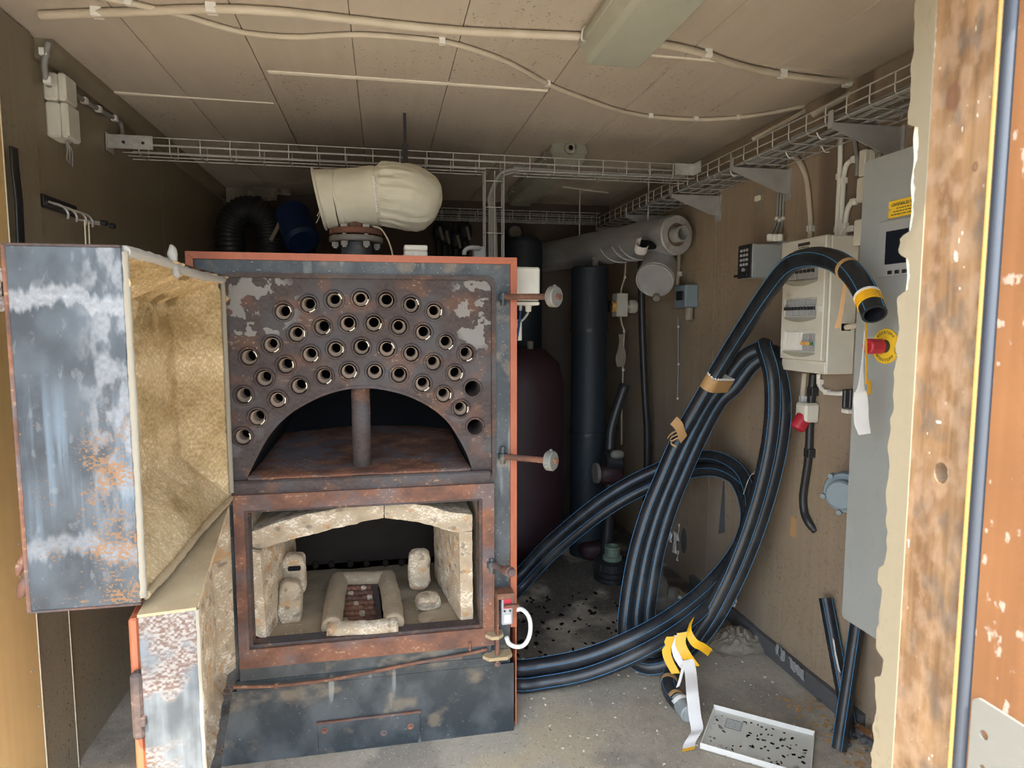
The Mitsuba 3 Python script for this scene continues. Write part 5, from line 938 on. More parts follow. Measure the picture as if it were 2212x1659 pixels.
x0_, x1_ = AY(1333, 660, ty)[0], AY(1357, 660, ty)[0]; z1_, z0_ = AY(1345, 633, ty)[2], AY(1345, 684, ty)[2]
put(t + '__body', box(x0_, x1_, ty, ty + 0.10, z0_, z1_, 0.005), BOARD)
zc_ = (z0_ + z1_) / 2 - 0.01
put(t + '__yellow_collar', cyl((x0_, ty + 0.04, zc_), (x0_ - 0.03, ty + 0.04, zc_), 0.037, 18), AMBER, 40); put(t + '__black_knob', cyl((x0_ - 0.028, ty + 0.04, zc_), (x0_ - 0.052, ty + 0.04, zc_), 0.036, 18, 0.005), DARKP, 40)
put(t + '__white_knob', cyl((x1_ + 0.02, ty + 0.04, zc_), (x1_ + 0.075, ty + 0.04, zc_), 0.045, 18, 0.01), BOARD, 40); put(t + '__knob_shaft', cyl((x1_, ty + 0.04, zc_), (x1_ + 0.03, ty + 0.04, zc_), 0.012, 10), BOARD)
put(t + '__wall_arm', box(x1_ - 0.02, XR - 0.001, ty + 0.06, ty + 0.09, zc_ - 0.03, zc_ + 0.03), IRON)
D4 = lambda px, py: AY(px, py, ty + 0.05)
cable('wall_cable', 'thin pale cable hanging from the tray down to the dim box with round knobs', [D4(1352, 540), D4(1351, 575), D4(1349, 600), D4(1343, 620), D4(1341, 634)], 0.006, None, CABLE, clips=[D4(1350, 600)])
cable('wall_cable', 'thin pale cable leaving the dim box with round knobs towards the floor', [D4(1341, 684), D4(1343, 700), D4(1348, 716), D4(1346, 760), D4(1345, 830), D4(1343, 880), D4(1343, 960)], 0.006, None, CABLE, clips=[D4(1348, 716), D4(1346, 800), D4(1344, 870)])
t = thing('paper_scrap', 'crumpled white paper scrap caught on the pale cable on the dim wall', 'paper')
q = D4(1339, 757); put(t + '__sheet', rough(sheet([[q + [0.05 * (j / 4 - 0.5) * (1 + 0.5 * math.sin(i)), -0.02, 0.22 * (i / 6 - 0.5)] for j in range(5)] for i in range(7)], 0.002), 0.012, 20, 4), RAG)
t = thing('wall_switch', 'blue-grey isolator switch on the right wall beneath the open pipe end', 'switch')
xs_ = XR - 0.08; qa, qb = AX(1457, 617, xs_), AX(1474, 664, xs_)
put(t + '__body', box(xs_ + 0.002, XR - 0.001, qb[1] - 0.03, qa[1], qb[2], qa[2], 0.006), BLUEGREY); put(t + '__button', box(xs_ - 0.006, xs_ + 0.004, qb[1] - 0.01, qa[1] - 0.03, qb[2] + 0.04, qb[2] + 0.09, 0.004), DARKP)
put(t + '__gland', cyl((xs_ + 0.04, qb[1] - 0.0, qb[2] - 0.07), (xs_ + 0.04, qb[1] - 0.0, qb[2]), 0.022, 12, 0.004), RAG, 40)
cable('wall_cable', 'pinkish conduit from the open pipe end down to the blue-grey isolator', [AX(1466, 545, XR - 0.02), AX(1465, 580, XR - 0.02), AX(1463, 617, XR - 0.03)], 0.012, None, CABLE, clips=[AX(1465, 592, XR - 0.02)], nrm=(1, 0, 0))
cable('wall_cable', 'thin cable with three clips running down below the blue-grey isolator', [AX(1465, 685, XR - 0.01), AX(1465, 760, XR - 0.01), AX(1465, 800, XR - 0.01), AX(1463, 866, XR - 0.01)], 0.0045, None, GCABLE, clips=[AX(1465, 706, XR - 0.012), AX(1465, 787, XR - 0.012), AX(1463, 861, XR - 0.012)], nrm=(1, 0, 0))
tag(put('black_pipe', tube([AY(1385, 560, 3.75), AY(1387, 700, 3.75), AY(1393, 850, 3.75), AY(1398, 960, 3.75), (AY(1398, 960, 3.75)[0], 3.75, 0.0)], 0.021, 12), DARKP, True), 'thin black pipe rising from the floor to the foil pipe', 'pipe')
# pump and fittings low in the dark
t = thing('circulation_pump', 'dark greasy pump with flanges in the shadow by the right wall', 'pump')
pq = AY(1316, 1010, 3.64)
put(t + '__motor', rough(cyl(pq + [-0.03, 0, 0.04], pq + [0.07, 0, 0.04], 0.065, 24, 0.01), 0.002, 40, 1), DARKP, 40); put(t + '__volute', lump(pq + [0, 0, -0.04], (0.17, 0.14, 0.12), 2.6, 0.004, 30, 2), MAROON, True)
put(t + '__flange', cyl(pq + [-0.09, 0, -0.03], pq + [-0.07, 0, -0.03], 0.06, 20), IRON); put(t + '__pipe', tube([pq + [0, 0, -0.08], pq + [0, 0, -0.3], (pq[0] - 0.02, pq[1], 0.0)], 0.035, 14), DARKP, True)
put(t + '__pipe', tube([pq + [0, 0, 0.1], pq + [0.02, 0.02, 0.25], pq + [0.10, 0.02, 0.5]], 0.03, 12), DARKP, True)
put(t + '__pump_lug', lump(pq + [0.03, -0.05, 0.09], (0.08, 0.05, 0.05), 3, 0.003, 30, 5, 2), IRON, True)
t = thing('dark_fitting', 'squat dark iron fitting on the floor under the lower hose arch', 'fitting'); q = AZ(1292, 1212, 0)
put(t + '__body', lump(q + [0, 0.05, 0.06], (0.22, 0.16, 0.12), 3, 0.008, 14, 3), MAROON, True)
t = thing('hose_reducer', 'black ribbed plastic coupling with a greenish brass neck on the floor', 'coupling')
q = AZ(1327, 1256, 0); b_ = q + [0, 0.04, 0]
put(t + '__body', lathe([(0, 0), (0.098, 0), (0.104, 0.006), (0.104, 0.028), (0.096, 0.032), (0.104, 0.036), (0.104, 0.06), (0.097, 0.064), (0.104, 0.068), (0.104, 0.112), (0.09, 0.12), (0.05, 0.12), (0, 0.12)], (0, 0, 1), b_, 36), DARKP, 40)
for i in range(12): put(t + '__rib', cbox(b_ + [0.104 * math.cos(i * np.pi / 6), 0.104 * math.sin(i * np.pi / 6), 0.09], (0.012, 0.012, 0.045), 0.003, rotm([0, 0, 1], i * 30)), DARKP)
put(t + '__brass_neck', lathe([(0.0, 0.118), (0.056, 0.118), (0.056, 0.140), (0.044, 0.146), (0.044, 0.185), (0.047, 0.188), (0.047, 0.2), (0.036, 0.2), (0.036, 0.15), (0, 0.15)], (0, 0, 1), b_, 26), BRASS, 40, label='greenish brass neck')
t = thing('pipe_elbow_valve', 'dusty grey cast iron valve leaning on a block behind the hose coil', 'valve')
q = AZ(1437, 1310, 0.06); a_ = np.array([-0.10, 0, 0.30]); a_ /= np.linalg.norm(a_)
put(t + '__body', lathe([(0, 0), (0.062, 0), (0.066, 0.01), (0.060, 0.05), (0.050, 0.06), (0.050, 0.085), (0.056, 0.09), (0.056, 0.125), (0.048, 0.13), (0.046, 0.165), (0.052, 0.17), (0.052, 0.192), (0.036, 0.192), (0.036, 0.15), (0, 0.15)], a_, q + [0, 0.03, 0], 28), IRON, 40)
put(t + '__bonnet', lathe([(0, 0), (0.045, 0), (0.045, 0.03), (0.034, 0.04), (0, 0.042)], (0.75, -0.55, 0.1), q + [0.03, 0.01, 0.05], 22), IRON, 40); put(t + '__side_port', cyl(q + [-0.05, 0.04, 0.06], q + [-0.12, 0.05, 0.09], 0.045, 20, 0.008), IRON, 40)
put(t + '__plug', cyl(q + [0.065, -0.015, 0.05], q + [0.078, -0.026, 0.05], 0.012, 10), GALV)
t = thing('concrete_block', 'dirty black-edged concrete block under the grey cast iron valve', 'block')
A_, B_ = AZ(1398, 1342, 0), AZ(1490, 1322, 0)
put(t + '__block', rough(box(A_[0] - 0.01, B_[0] + 0.02, A_[1], A_[1] + 0.22, 0, 0.062, 0.01).subdivide_to_size(0.03), 0.006, 16, 6), FELT, 60); put(t + '__dusty_top', rough(box(A_[0], B_[0] + 0.01, A_[1] + 0.01, A_[1] + 0.21, 0.058, 0.066, 0.003).subdivide_to_size(0.03), 0.004, 18, 7), DUST, 60)
# in the darkness over and behind the boiler
t = thing('torn_insulation', 'torn pale insulation strip hanging high in the dark back left corner', 'insulation'); rs = np.random.default_rng(5)
for i in range(9):
    q = AY(498 + 15 * i, 404, 4.6); h_ = rs.uniform(0.05, 0.15)
    put(t + '__shred', rough(sheet([[q + [0.058 * (j / 3 - 0.5), 0.015 * math.sin(i + k_), -h_ * k_ / 4] for j in range(4)] for k_ in range(5)], 0.004), 0.012, 18, i), RAG)
put(t + '__batten', box(AY(488, 400, 4.6)[0], AY(640, 400, 4.6)[0], 4.6, YB, AY(500, 402, 4.6)[2], AY(500, 392, 4.6)[2]), RAG)
t = thing('flexible_duct', 'black flexible duct hooping over in the dark behind the boiler', 'duct')
L = smoothline(np.array([AY(502, 560, 4.3), AY(497, 500, 4.3), AY(514, 462, 4.3), AY(547, 455, 4.3), AY(577, 480, 4.3), AY(584, 520, 4.3), AY(582, 560, 4.3)]), 24)
put(t + '__hose', tube(L, 0.085 + 0.004 * np.sin(np.arange(len(L)) * 1.6), 16, sm=False), DARKP, True)
put(t + '__stand', box(AY(502, 560, 4.3)[0] - 0.06, AY(562, 560, 4.3)[0] + 0.1, 4.2, 4.4, 0, AY(502, 560, 4.3)[2] + 0.005), SOOT)
t = thing('blue_motor', 'dark blue cylindrical motor tilted in the dark behind the boiler', 'motor')
a, b = AY(630, 460, 4.2), AY(655, 525, 4.0); put(t + '__body', cyl(a, b, 0.10, 24, 0.02), BLUE, 40); put(t + '__rod', rod(AY(613, 465, 4.1), AY(585, 520, 4.1), 0.012), RAG)
put(t + '__stand', box(b[0] - 0.05, b[0] + 0.05, 4.05, 4.2, 0, b[2]), SOOT)
t = thing('valve_manifold', 'dim cluster of pipes and valves on the back wall right of the fabric jacket', 'valves')
for i, px in enumerate((948, 962, 985, 1005)):
    q = AY(px, 550, 4.65); put(t + '__pipe', rod((q[0], 4.65, 0.0), (q[0], 4.65, AY(px, 470, 4.65)[2]), 0.022 + 0.006 * (i % 2), 10), DARKP)
    put(t + '__valve', lump((q[0], 4.62, AY(px, 500 + 9 * (i % 3), 4.6)[2]), (0.09, 0.09, 0.12), 3, 0.006, 20, i, 2), TEAL, True); put(t + '__lever', rod((q[0], 4.56, AY(px, 492 + 9 * (i % 3), 4.6)[2]), (q[0] + 0.02, 4.55, AY(px, 520 + 9 * (i % 3), 4.6)[2]), 0.01), RAG)
t = thing('pressure_gauge', 'dim round pressure gauge on an upright pipe behind the boiler', 'gauge')
q = AY(1112, 502, 4.62); put(t + '__case', cyl(q + [0, 0.04, 0], q + [0, -0.02, 0], 0.062, 28, 0.006), DARKP, 40); put(t + '__dial', cyl(q + [0, -0.019, 0], q + [0, -0.022, 0], 0.042, 24), RAG); put(t + '__pipe', rod((q[0] - 0.03, 4.66, 0), (q[0] - 0.03, 4.66, 2.16), 0.035), DARKP)
t = thing('teal_tank', 'dark teal jacketed vessel behind the right corner of the boiler', 'tank'); q = AY(1130, 540, 4.4)
put(t + '__shell', lathe([(0, 0), (0.12, 0), (0.13, 0.02), (0.13, q[2] + 0.04), (0.10, q[2] + 0.08), (0, q[2] + 0.09)], (0, 0, 1), (q[0], 4.4, 0), 30), TEAL, 40)
# ================================================================== hoses
HR = 0.0315
def hose(pts, label, group=None, open_end=None, roll=0.3, n=10):
    L = smoothline(np.array(pts), n); t = thing('hose', label, 'hose', group)
    tg, A, Bv = frames(L)
    put(t + '__pipe', tube(L, HR, 18, sm=False, caps=(open_end is None)), HOSE, True)
    for k in range(4):
        a = roll + k * np.pi / 2; S = L + (A * math.cos(a) + Bv * math.sin(a)) * (HR + 0.0003)
        put(t + '__stripe', tube(S, 0.0013, 5, sm=False), STRIPE, True, label='thin blue stripe')
    if open_end is not None:
        i = 0 if open_end == 'start' else -1; d = tg[i] if i == 0 else -tg[i]
        put(t + '__bore', lathe([(HR, 0.0), (HR - 0.0062, -0.001), (HR - 0.0062, 0.075), (0.0, 0.075)], d, L[i], 24), HOSE, 40)
        j = -1 if i == 0 else 0; dj = -tg[j] if j == -1 else tg[j]
        put(t + '__far_end', cyl(L[j], L[j] + dj * 0.004, HR * 0.99, 18), HOSE)
    return t, L
loop = [(1630, 735, 2.46), (1588, 756, 2.52), (1548, 808, 2.56), (1508, 872, 2.59), (1468, 945, 2.60), (1430, 1030, 2.61), (1398, 1110, 2.61), (1372, 1200, 2.60), (1356, 1290, 2.58), (1350, 1365, 2.55), (1362, 1418, 2.51),
        (1405, 1440, 2.45), (1462, 1418, 2.42), (1520, 1345, 2.40), (1573, 1245, 2.37), (1618, 1130, 2.35), (1652, 1010, 2.33), (1668, 905, 2.33), (1667, 815, 2.34), (1650, 752, 2.40)]
base = [AY(a, b, c) for a, b, c in loop]
for p in base: p[2] = max(p[2], HR + 0.003)
off = np.array([0.061, 0.020, 0.0])
pts = [AY(a, b, c) for a, b, c in ((1889, 679, 1.50), (1873, 640, 1.55), (1852, 604, 1.61), (1826, 577, 1.69), (1794, 560, 1.79), (1752, 555, 1.90), (1705, 573, 2.03), (1660, 628, 2.17), (1615, 696, 2.31), (1572, 764, 2.44), (1530, 835, 2.53))]
pts += base[4:]
for k in (1, 2):
    pts += [p + off * k * (0.9 if i < 3 or i > 17 else 1.0) + np.array([0, 0, -0.030 * k if (i < 3 or i > 17) else (0.012 * k if 9 <= i <= 12 else 0.0)]) for i, p in enumerate(base)][:(None if k == 1 else 12)]
pts += [AZ(1446, 1486, HR + 0.002), AZ(1486, 1540, HR + 0.002)]
tcoil, Lc = hose(pts, 'upright coil of black blue-striped hose whose end arches in front of the white board', open_end='start', roll=0.5)
lb = [(1088, 1440, 2.75), (1092, 1330, 3.10), (1122, 1272, 3.22), (1200, 1190, 3.18), (1320, 1095, 3.08), (1440, 1035, 2.98), (1535, 1014, 2.84), (1600, 1040, 2.68), (1628, 1092, 2.57), (1630, 1150, 2.52), (1602, 1216, 2.49), (1552, 1284, 2.44), (1480, 1350, 2.36), (1390, 1406, 2.33), (1280, 1452, 2.37), (1180, 1473, 2.43), (1112, 1477, 2.455)]
hl = ('lowest', 'middle', 'uppermost')
for k in range(3):
    P = []
    for i, (a, b, c) in enumerate(lb):
        p = AY(a, b, c) if 1 < i else np.array([0.525 + 0.0 * i, 2.9 + 0.15 * i, HR + 0.03]); p = p + np.array([[0, 0, 0], [0, 0.030, 0.056], [0, 0.0645, 0.004]])[k]
        p[2] = max(p[2], HR + 0.002 + 0.056 * (k == 1)); P.append(p)
    P.append(np.array([0.500, 2.62 + (0, 0.03, 0.065)[k], HR + 0.002 + 0.056 * (k == 1)]))
    hose(P, ('nearest', 'middle', 'farthest')[k] + ' of the three black striped hoses arching low from behind the boiler', 'low arching hoses', roll=0.2 + 0.5 * k)
# tape wrapped round the hoses, paper and bags
def near(px, py, L):   # the hose's sample that stands nearest to a pixel's ray
    d = _ray(px, py); d = d / np.linalg.norm(d); v = L - EYE; return int(np.argmin(np.linalg.norm(v - np.outer(v @ d, d), axis=1)))
tgc, _, _ = frames(Lc)
NA = 10 * 10
def band(name, label, i, length, r, m, second=None, cat_='tape'):
    t = thing(name, label, cat_); u = tgc[i]; n_, o_ = frame_of(u); c = Lc[i]
    P = []
    for s in (-length / 2, length / 2):
        for a in np.linspace(0, 2 * np.pi, 20, endpoint=False):
            P.append(c + u * s + (n_ * math.cos(a) + o_ * math.sin(a)) * r)
            if second is not None: P.append(Lc[second] + u * s + (n_ * math.cos(a) + o_ * math.sin(a)) * r)
    if second is None: put(t + '__wrap', lathe([(HR - 0.0004, -length / 2), (r, -length / 2), (r, length / 2), (HR - 0.0004, length / 2)], u, c, 24, True), m, 40)
    else: put(t + '__wrap', trimesh.convex.convex_hull(np.array(P)), m, 40)
    return t
i1 = near(1530, 826, Lc[:120]); i2 = i1 + 1 + int(np.argmin(np.linalg.norm(Lc[i1 + 60:i1 + 260] - Lc[i1] - off, axis=1))) + 59
t = band('brown_tape', 'broad brown tape binding the hose strands high on the coil', i1, 0.062, HR + 0.0018, KRAFT, i2)
u = tgc[i1]; put(t + '__white_edge', trimesh.convex.convex_hull(np.array([Lc[j] - u * s + (frame_of(u)[0] * math.cos(a) + frame_of(u)[1] * math.sin(a)) * (HR + 0.0015) for j in (i1, i2) for s in (0.028, 0.040) for a in np.linspace(0, 2 * np.pi, 16)])), PAPER, 40)
t = thing('torn_tape', 'torn brown tape scrap curling off the hoses midway down the coil', 'tape'); q = AY(1464, 925, 2.55)
put(t + '__scrap', ribbon([q + [-0.02, 0, 0.035], q + [0.0, -0.012, 0.01], q + [0.015, -0.008, -0.025], q + [0.03, 0.0, -0.05]], 0.045, 0.001, [0.7, 0.1, 0.7]), KRAFT, True)
for k in range(3): put(t + '__shred', ribbon([q + [-0.01 + 0.01 * k, -0.01, -0.01 - 0.012 * k], q + [-0.04, -0.02, -0.02 - 0.018 * k], q + [-0.06 + 0.02 * k, -0.03, -0.035 - 0.02 * k]], 0.008, 0.001, [0.2, 0.3, 0.9]), KRAFT)
i3 = near(1838, 577, Lc[:60]); t = band('paper_tape', 'pale brown paper tape round the arching hose with a loose hanging tail', i3, 0.016, HR + 0.0016, KRAFT)
q = Lc[i3] + [-0.02, -0.02, -0.02]; put(t + '__tail', ribbon([Lc[i3] + [-0.022, -0.026, -0.012], q + [-0.016, -0.012, -0.06], q + [-0.02, -0.01, -0.11], q + [-0.026, -0.006, -0.15]], [0.012] * 20 + [0.016] * 5, 0.0009, [0.8, -0.5, 0.1]), KRAFT, True)
i4 = near(1880, 652, Lc[:40]); t = band('yellow_tape', 'yellow tape band round the open end of the arching hose', i4, 0.032, HR + 0.0018, YELLOW)
put(t + '__white_edge', band.__globals__['lathe']([(HR + 0.0008, 0.0), (HR + 0.003, 0.0), (HR + 0.0026, 0.008), (HR + 0.0008, 0.008)], tgc[i4], Lc[i4] + tgc[i4] * 0.016, 24, True), PAPER, 40)
put(t + '__torn_end', ribbon([Lc[i4] + frame_of(tgc[i4])[0] * 0.0 + (RGT * 0.030 - FWD * 0.012) + tgc[i4] * (0.022 + 0.012 * i) + RGT * 0.003 * (i % 2) for i in range(4)], 0.016, 0.001, -FWD * 0.8 - RGT * 0.5), PAPER, True)
def wp(px, py, y): return AY(px, py, y)
t = thing('hanging_tape', 'twisted yellow and white tape hanging from the hose end over the grey cabinet', 'tape'); hy = 1.545
put(t + '__yellow_strand', ribbon([wp(1871, 690, hy), wp(1871, 740, hy), wp(1872, 790, hy), wp(1871, 830, hy)], [0.008] * 25, 0.001, [1, 0.3, 0]), YELLOW)
put(t + '__white_strand', ribbon([wp(1868, 715, hy - 0.002), wp(1865, 760, hy - 0.002), wp(1862, 800, hy - 0.004), wp(1860, 835, hy - 0.004), wp(1858, 850, hy - 0.004)], np.interp(np.linspace(0, 1, 33), [0, .4, .7, 1], [0.006, 0.008, 0.02, 0.036]), 0.001, [[1, 0.5, 0], [0.9, 0.2, 0], [1, 0, 0]]), PAPER, True)
put(t + '__white_tail', ribbon([wp(1858, 846, hy - 0.004), wp(1860, 880, hy - 0.006), wp(1861, 910, hy - 0.01), wp(1868, 938, hy - 0.016)], np.interp(np.linspace(0, 1, 25), [0, .15, .7, 1], [0.034, 0.042, 0.043, 0.035]), 0.001, [1, -0.1, 0.12]), PAPER, True, label='broad white tail of the tape')
put(t + '__yellow_flap', ribbon([wp(1876, 822, hy - 0.006), wp(1879, 836, hy - 0.01), wp(1877, 852, hy - 0.012)], [0.016] * 17, 0.001, [0.9, 0.3, 0.15]), YELLOW, True)
# at the coil's foot
t = thing('yellow_tape', 'curled yellow and white tape strips round the hoses at the foot of the coil', 'tape'); fy = 2.30
ac = np.array([0.80, -0.25, 0.45])
put(t + '__strip', ribbon([wp(1449, 1375, fy), wp(1440, 1400, fy), wp(1444, 1425, fy - 0.01), wp(1460, 1455, fy - 0.03)], 0.035, 0.001, ac * [1, 1, 0.2]), YELLOW, True); put(t + '__white_strip', ribbon([wp(1464, 1372, fy), wp(1458, 1395, fy), wp(1464, 1420, fy - 0.015), wp(1478, 1443, fy - 0.03)], 0.030, 0.001, ac * [1, 1, 0.2]), PAPER, True)
put(t + '__strip', ribbon([wp(1474, 1366, fy - 0.01), wp(1470, 1390, fy - 0.02), wp(1482, 1415, fy - 0.04), wp(1500, 1440, fy - 0.05)], 0.042, 0.001, ac * [1, 1, 0.4]), YELLOW, True)
put(t + '__strip', ribbon([wp(1494, 1340, fy), wp(1488, 1365, fy - 0.02), wp(1500, 1388, fy - 0.04), wp(1518, 1398, fy - 0.045), wp(1534, 1410, fy - 0.03)], 0.035, 0.001, [0.45, -0.2, 0.85]), YELLOW, True)
t = thing('white_tape', 'long white tape strip hanging from the yellow tape down onto the floor', 'tape')
zf = 0.004
put(t + '__strip', ribbon([wp(1486, 1425, 2.25), wp(1492, 1455, 2.22), AZ(1496, 1500, 0.12), AZ(1501, 1545, 0.045), AZ(1506, 1575, 0.012), AZ(1500, 1588, 0.016), AZ(1490, 1605, 0.006), AZ(1488, 1618, zf)], 0.052, 0.001, [1, 0.12, 0]), PAPER, True)
put(t + '__yellow_end', ribbon([AZ(1488, 1615, zf + 0.001), AZ(1487, 1621, zf + 0.001)], 0.05, 0.0012, [1, 0.12, 0]), YELLOW)
put(t + '__side_strip', ribbon([wp(1476, 1440, 2.24), wp(1470, 1465, 2.22), wp(1464, 1484, 2.20)], [0.016] * 17, 0.001, [1, 0.2, 0.2]), PAPER, True)
e0 = Lc[-1]; ue = tgc[-1]
t = thing('wrapped_hose_end', 'hose end lying on the floor wrapped in white and brown tape', 'tape')
put(t + '__wrap', cyl(e0 - ue * 0.085, e0 + ue * 0.012, HR + 0.0015, 22, 0.004), CAB, 40); put(t + '__end_plug', cyl(e0 + ue * 0.010, e0 + ue * 0.016, HR * 0.72, 20), GREYP)
put(t + '__brown_tape', ribbon([e0 - ue * 0.10 + [-0.03, 0, 0.015], e0 - ue * 0.095 + [-0.012, 0, 0.034], e0 - ue * 0.09 + [0.015, 0, 0.032], e0 - ue * 0.09 + [0.032, 0, 0.012]], 0.02, 0.001, ue), KRAFT, True); put(t + '__white_tape', ribbon([e0 - ue * 0.06 + [-0.034, 0, 0.010], e0 - ue * 0.05 + [-0.012, 0, 0.036], e0 - ue * 0.05 + [0.018, 0, 0.034], e0 - ue * 0.045 + [0.034, 0, 0.01]], 0.022, 0.001, ue), PAPER, True)
i5 = near(1412, 1462, Lc[-60:]) + len(Lc) - 60
t = band('paper_tape', 'torn pale tape round the lowest hose bend on the floor', i5, 0.018, HR + 0.0016, KRAFT)
t = thing('wire_tie', 'thin wire tie twisted round the low arching hoses', 'wire'); q = AY(1612, 1035, 2.60)
put(t + '__wire', tube([q + [-0.03, -0.03, -0.06], q + [-0.02, -0.045, 0.0], q + [0.0, -0.04, 0.03], q + [0.03, -0.02, 0.04]], 0.0018, 6), GALV); put(t + '__twist', tube([q + [0.0, -0.04, 0.03], q + [0.03, -0.05, 0.045], q + [0.05, -0.04, 0.05]], 0.0018, 6), GALV)

# ================================================================== on the floor
t = thing('white_tray', 'white sheet-metal tray lid with leaf litter lying on the floor', 'tray')
c = [AZ(1512, 1602, 0.03), AZ(1535, 1517, 0.03), AZ(1778, 1583, 0.03), AZ(1752, 1672, 0.03)]
o = c[0]; ex = (c[3] - c[0]); ey = (c[1] - c[0]); wl, hl_ = np.linalg.norm(ex), np.linalg.norm(ey); ex, ey = ex / wl, ey / hl_
ey = ey - ex * (ey @ ex); ey /= np.linalg.norm(ey)
X = np.eye(4); X[:3, 0], X[:3, 1], X[:3, 2], X[:3, 3] = ex, ey, [0, 0, 1], [o[0], o[1], 0.004]
def tr(m): m = m.copy(); m.apply_transform(X); return m
put(t + '__plate', tr(box(0, wl, 0, hl_, 0, 0.002)), TRAYM)
for a in ((0, wl, 0, 0.004), (0, wl, hl_ - 0.004, hl_)): put(t + '__rim', tr(box(a[0], a[1], a[2], a[3], 0.002, 0.022, 0.001)), WHITE, label='folded white rim')
for a in ((0, 0.004, 0.004, hl_ - 0.004), (wl - 0.004, wl, 0.004, hl_ - 0.004)): put(t + '__rim', tr(box(a[0], a[1], a[2], a[3], 0.002, 0.016, 0.001)), WHITE)
k = put(t + '__sticker', tr(box(0.055, 0.115, hl_ * 0.62, hl_ * 0.86, 0.002, 0.0026)), GREYP, label='grey sticker')
for i in range(5): put(k + '__print_line', tr(box(0.060, 0.110, hl_ * (0.65 + 0.04 * i), hl_ * (0.65 + 0.04 * i) + 0.003, 0.0026, 0.003)), WHITE)
for x in (0.05, wl * 0.93): put(t + '__clip', tr(cat([box(x, x + 0.004, 0.012, 0.03, 0.002, 0.014), box(x + 0.012, x + 0.016, 0.012, 0.03, 0.002, 0.014), box(x, x + 0.016, 0.012, 0.016, 0.002, 0.014)])), WHITE)
t = thing('plastic_bag', 'crumpled grey-brown plastic bag on the floor at the foot of the right wall', 'bag')
g = np.linspace(-1, 1, 46); U, V = np.meshgrid(g, g, indexing='ij'); rr_ = np.sqrt(U ** 2 + V ** 2)
hgt = 0.04 * np.clip(1 - rr_ ** 2 * 0.9, 0, 1) + np.abs(meshkit.fbm(np.stack([U * 6 + 9, V * 6, U * 0], -1), 4, 5) - 0.5) * 0.11 * np.clip(1.15 - rr_, 0, 1) + 0.003
c = AZ(1592, 1390, 0.0)
for a, b, s1, s2 in ((c, 0.0, 0.155, 0.13),):
    Q = np.stack([a[0] + U * s1 * (1 - 0.12 * V ** 2) + 0.02 * meshkit.noise(np.stack([U * 5, V * 5, U * 0], -1), 2), a[1] + V * s2 * (1 - 0.15 * U ** 2) + 0.02 * meshkit.noise(np.stack([U * 5, V * 5, U * 0 + 4], -1), 3), hgt], -1)
put(t + '__film', sheet(Q, 0.0015), RAG, 60)
t = thing('white_rag', 'small white rag hanging below the hoses against the right wall', 'rag'); q = AX(1588, 1288, XR - 0.05)
put(t + '__cloth', rough(ribbon([q + [0.0, 0.0, 0.055], q + [-0.006, 0, 0.02], q + [0, -0.004, -0.02], q + [-0.01, 0, -0.05]], np.interp(np.linspace(0, 1, 25), [0, 1], [0.03, 0.06]), 0.002, [0.3, 0.9, -0.2], nu=8), 0.010, 28, 3), PAPER, True)
# two offcuts of pipe leaning on the wall
def offcut(p, q, label, r=HR):
    p, q = np.asarray(p, float), np.asarray(q, float); u = (q - p) / np.linalg.norm(q - p); t = thing('pipe_offcut', label, 'pipe offcut'); n_, o_ = frame_of(u)
    put(t + '__pipe', lathe([(r - 0.006, 0), (r, 0), (r, np.linalg.norm(q - p)), (r - 0.006, np.linalg.norm(q - p))], u, p, 20, True), HOSE, 40)
    for k in range(4):
        a = 0.6 + k * np.pi / 2; d = (n_ * math.cos(a) + o_ * math.sin(a)) * (r + 0.0003); put(t + '__stripe', rod(p + d, q + d, 0.0013, 5), STRIPE)
    return t
b0 = AZ(1812, 1618, 0.008); ro = 0.0245
t1 = AX(1856, 1322, XR - 0.032)
offcut(b0, t1 + (t1 - b0) * 0.12, 'black striped pipe offcut leaning up behind the grey cabinet', ro)
t2 = AX(1783, 1292, XR - 0.032); b1 = AX(1822, 1500, XR - 0.045)
t = offcut(b1 + (b1 - t2) * 0.5, t2, 'shorter black pipe offcut with a grey tape patch leaning the other way', ro)
q0, q1 = AX(1800, 1380, XR - 0.066), AX(1813, 1450, XR - 0.076)
put(t + '__tape_patch', ribbon([q0, q0 * 0.5 + q1 * 0.5 + [-0.002, 0, 0], q1], [0.014] * 8 + [0.02] * 9, 0.001, [0.25, 0.9, 0.1]), PAPER, True)
t = thing('wood_strip', 'thin brown wooden strip lying at the foot of the right wall', 'wood strip')
a, b = AX(1845, 1565, XR - 0.03), AX(1925, 1612, XR - 0.08); m = tube([a, b], 0.013, 4, sm=False); put(t + '__strip', m, WOOD2)
t = thing('rubble_pile', 'grey dusty rubble heap at the foot of the wall under the grey cabinet', 'rubble'); labels[t]['kind'] = 'stuff'; rs = np.random.default_rng(11)
c = AZ(1895, 1600, 0.0); G = []
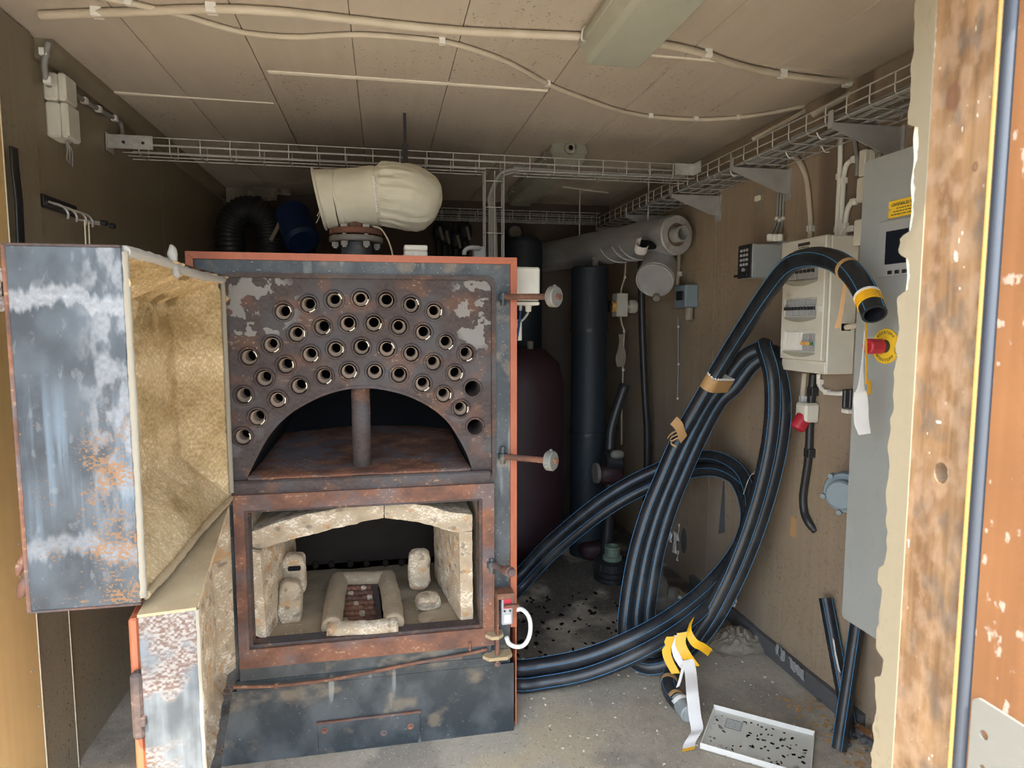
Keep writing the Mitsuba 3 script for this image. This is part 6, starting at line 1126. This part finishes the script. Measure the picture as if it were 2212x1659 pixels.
for i in range(90):
    p = c + [rs.normal(0, 0.045), rs.normal(0, 0.07), 0]; s = rs.uniform(0.008, 0.035); p[0] = min(p[0], XR - 0.03); p[2] = s * 0.35 + 0.03 * math.exp(-((p[:2] - c[:2]) ** 2).sum() / 0.004)
    G.append(lump(p, (s, s * rs.uniform(.6, 1), s * rs.uniform(.5, .9)), 3, s * 0.12, 40, i, 1))
put(t + '__stones', cat(G), FELT, label=None)
labels.pop(t); sc_ = scene.pop(t + '__stones'); scene[t] = sc_; labels[t] = {'label': 'grey dusty rubble heap at the foot of the wall under the grey cabinet', 'category': 'rubble', 'kind': 'stuff'}
def litter(name, label, n, cx_, cy_, sx, sy, mm, lo, hi, flatk, seed):
    rs = np.random.default_rng(seed); G = []
    for i in range(n):
        x, y = cx_ + rs.uniform(-sx, sx), cy_ + rs.uniform(-sy, sy); s = rs.uniform(lo, hi)
        G.append(cbox((x, y, s * flatk / 2 + 0.0008), (s, s * rs.uniform(.3, .9), s * flatk), s * 0.1, rotm([0, 0, 1], rs.uniform(0, 180))))
    scene[name] = mikit.ply(cat(G), mm); labels[name] = {'label': label, 'category': 'debris', 'kind': 'stuff'}
litter('wood_chips', 'pale wood chips scattered over the floor right of the boiler', 150, 1.05, 2.35, 0.55, 0.5, FOAM, 0.004, 0.012, 0.25, 3)
litter('dark_crumbs', 'black soot crumbs scattered over the floor behind the hoses', 130, 0.85, 3.0, 0.35, 0.35, SOOT, 0.006, 0.022, 0.4, 4)
litter('leaf_litter', 'brown dry leaf litter along the foot of the right wall', 150, 1.60, 2.0, 0.075, 0.22, KRAFT, 0.006, 0.02, 0.12, 6)
rs = np.random.default_rng(21); G = []
for i in range(60):
    u, v = rs.beta(2.2, 1.3), rs.uniform(0.08, 0.9); s = rs.uniform(0.004, 0.014); m = cbox((u * wl * 0.95, v * hl_, 0.0032), (s, s * rs.uniform(.2, .6), 0.0022), 0, rotm([0, 0, 1], rs.uniform(0, 180))); G.append(tr(m))
scene['tray_litter'] = mikit.ply(cat(G), SOOT); labels['tray_litter'] = {'label': 'dark leaf bits lying in the white tray lid', 'category': 'debris', 'kind': 'stuff'}
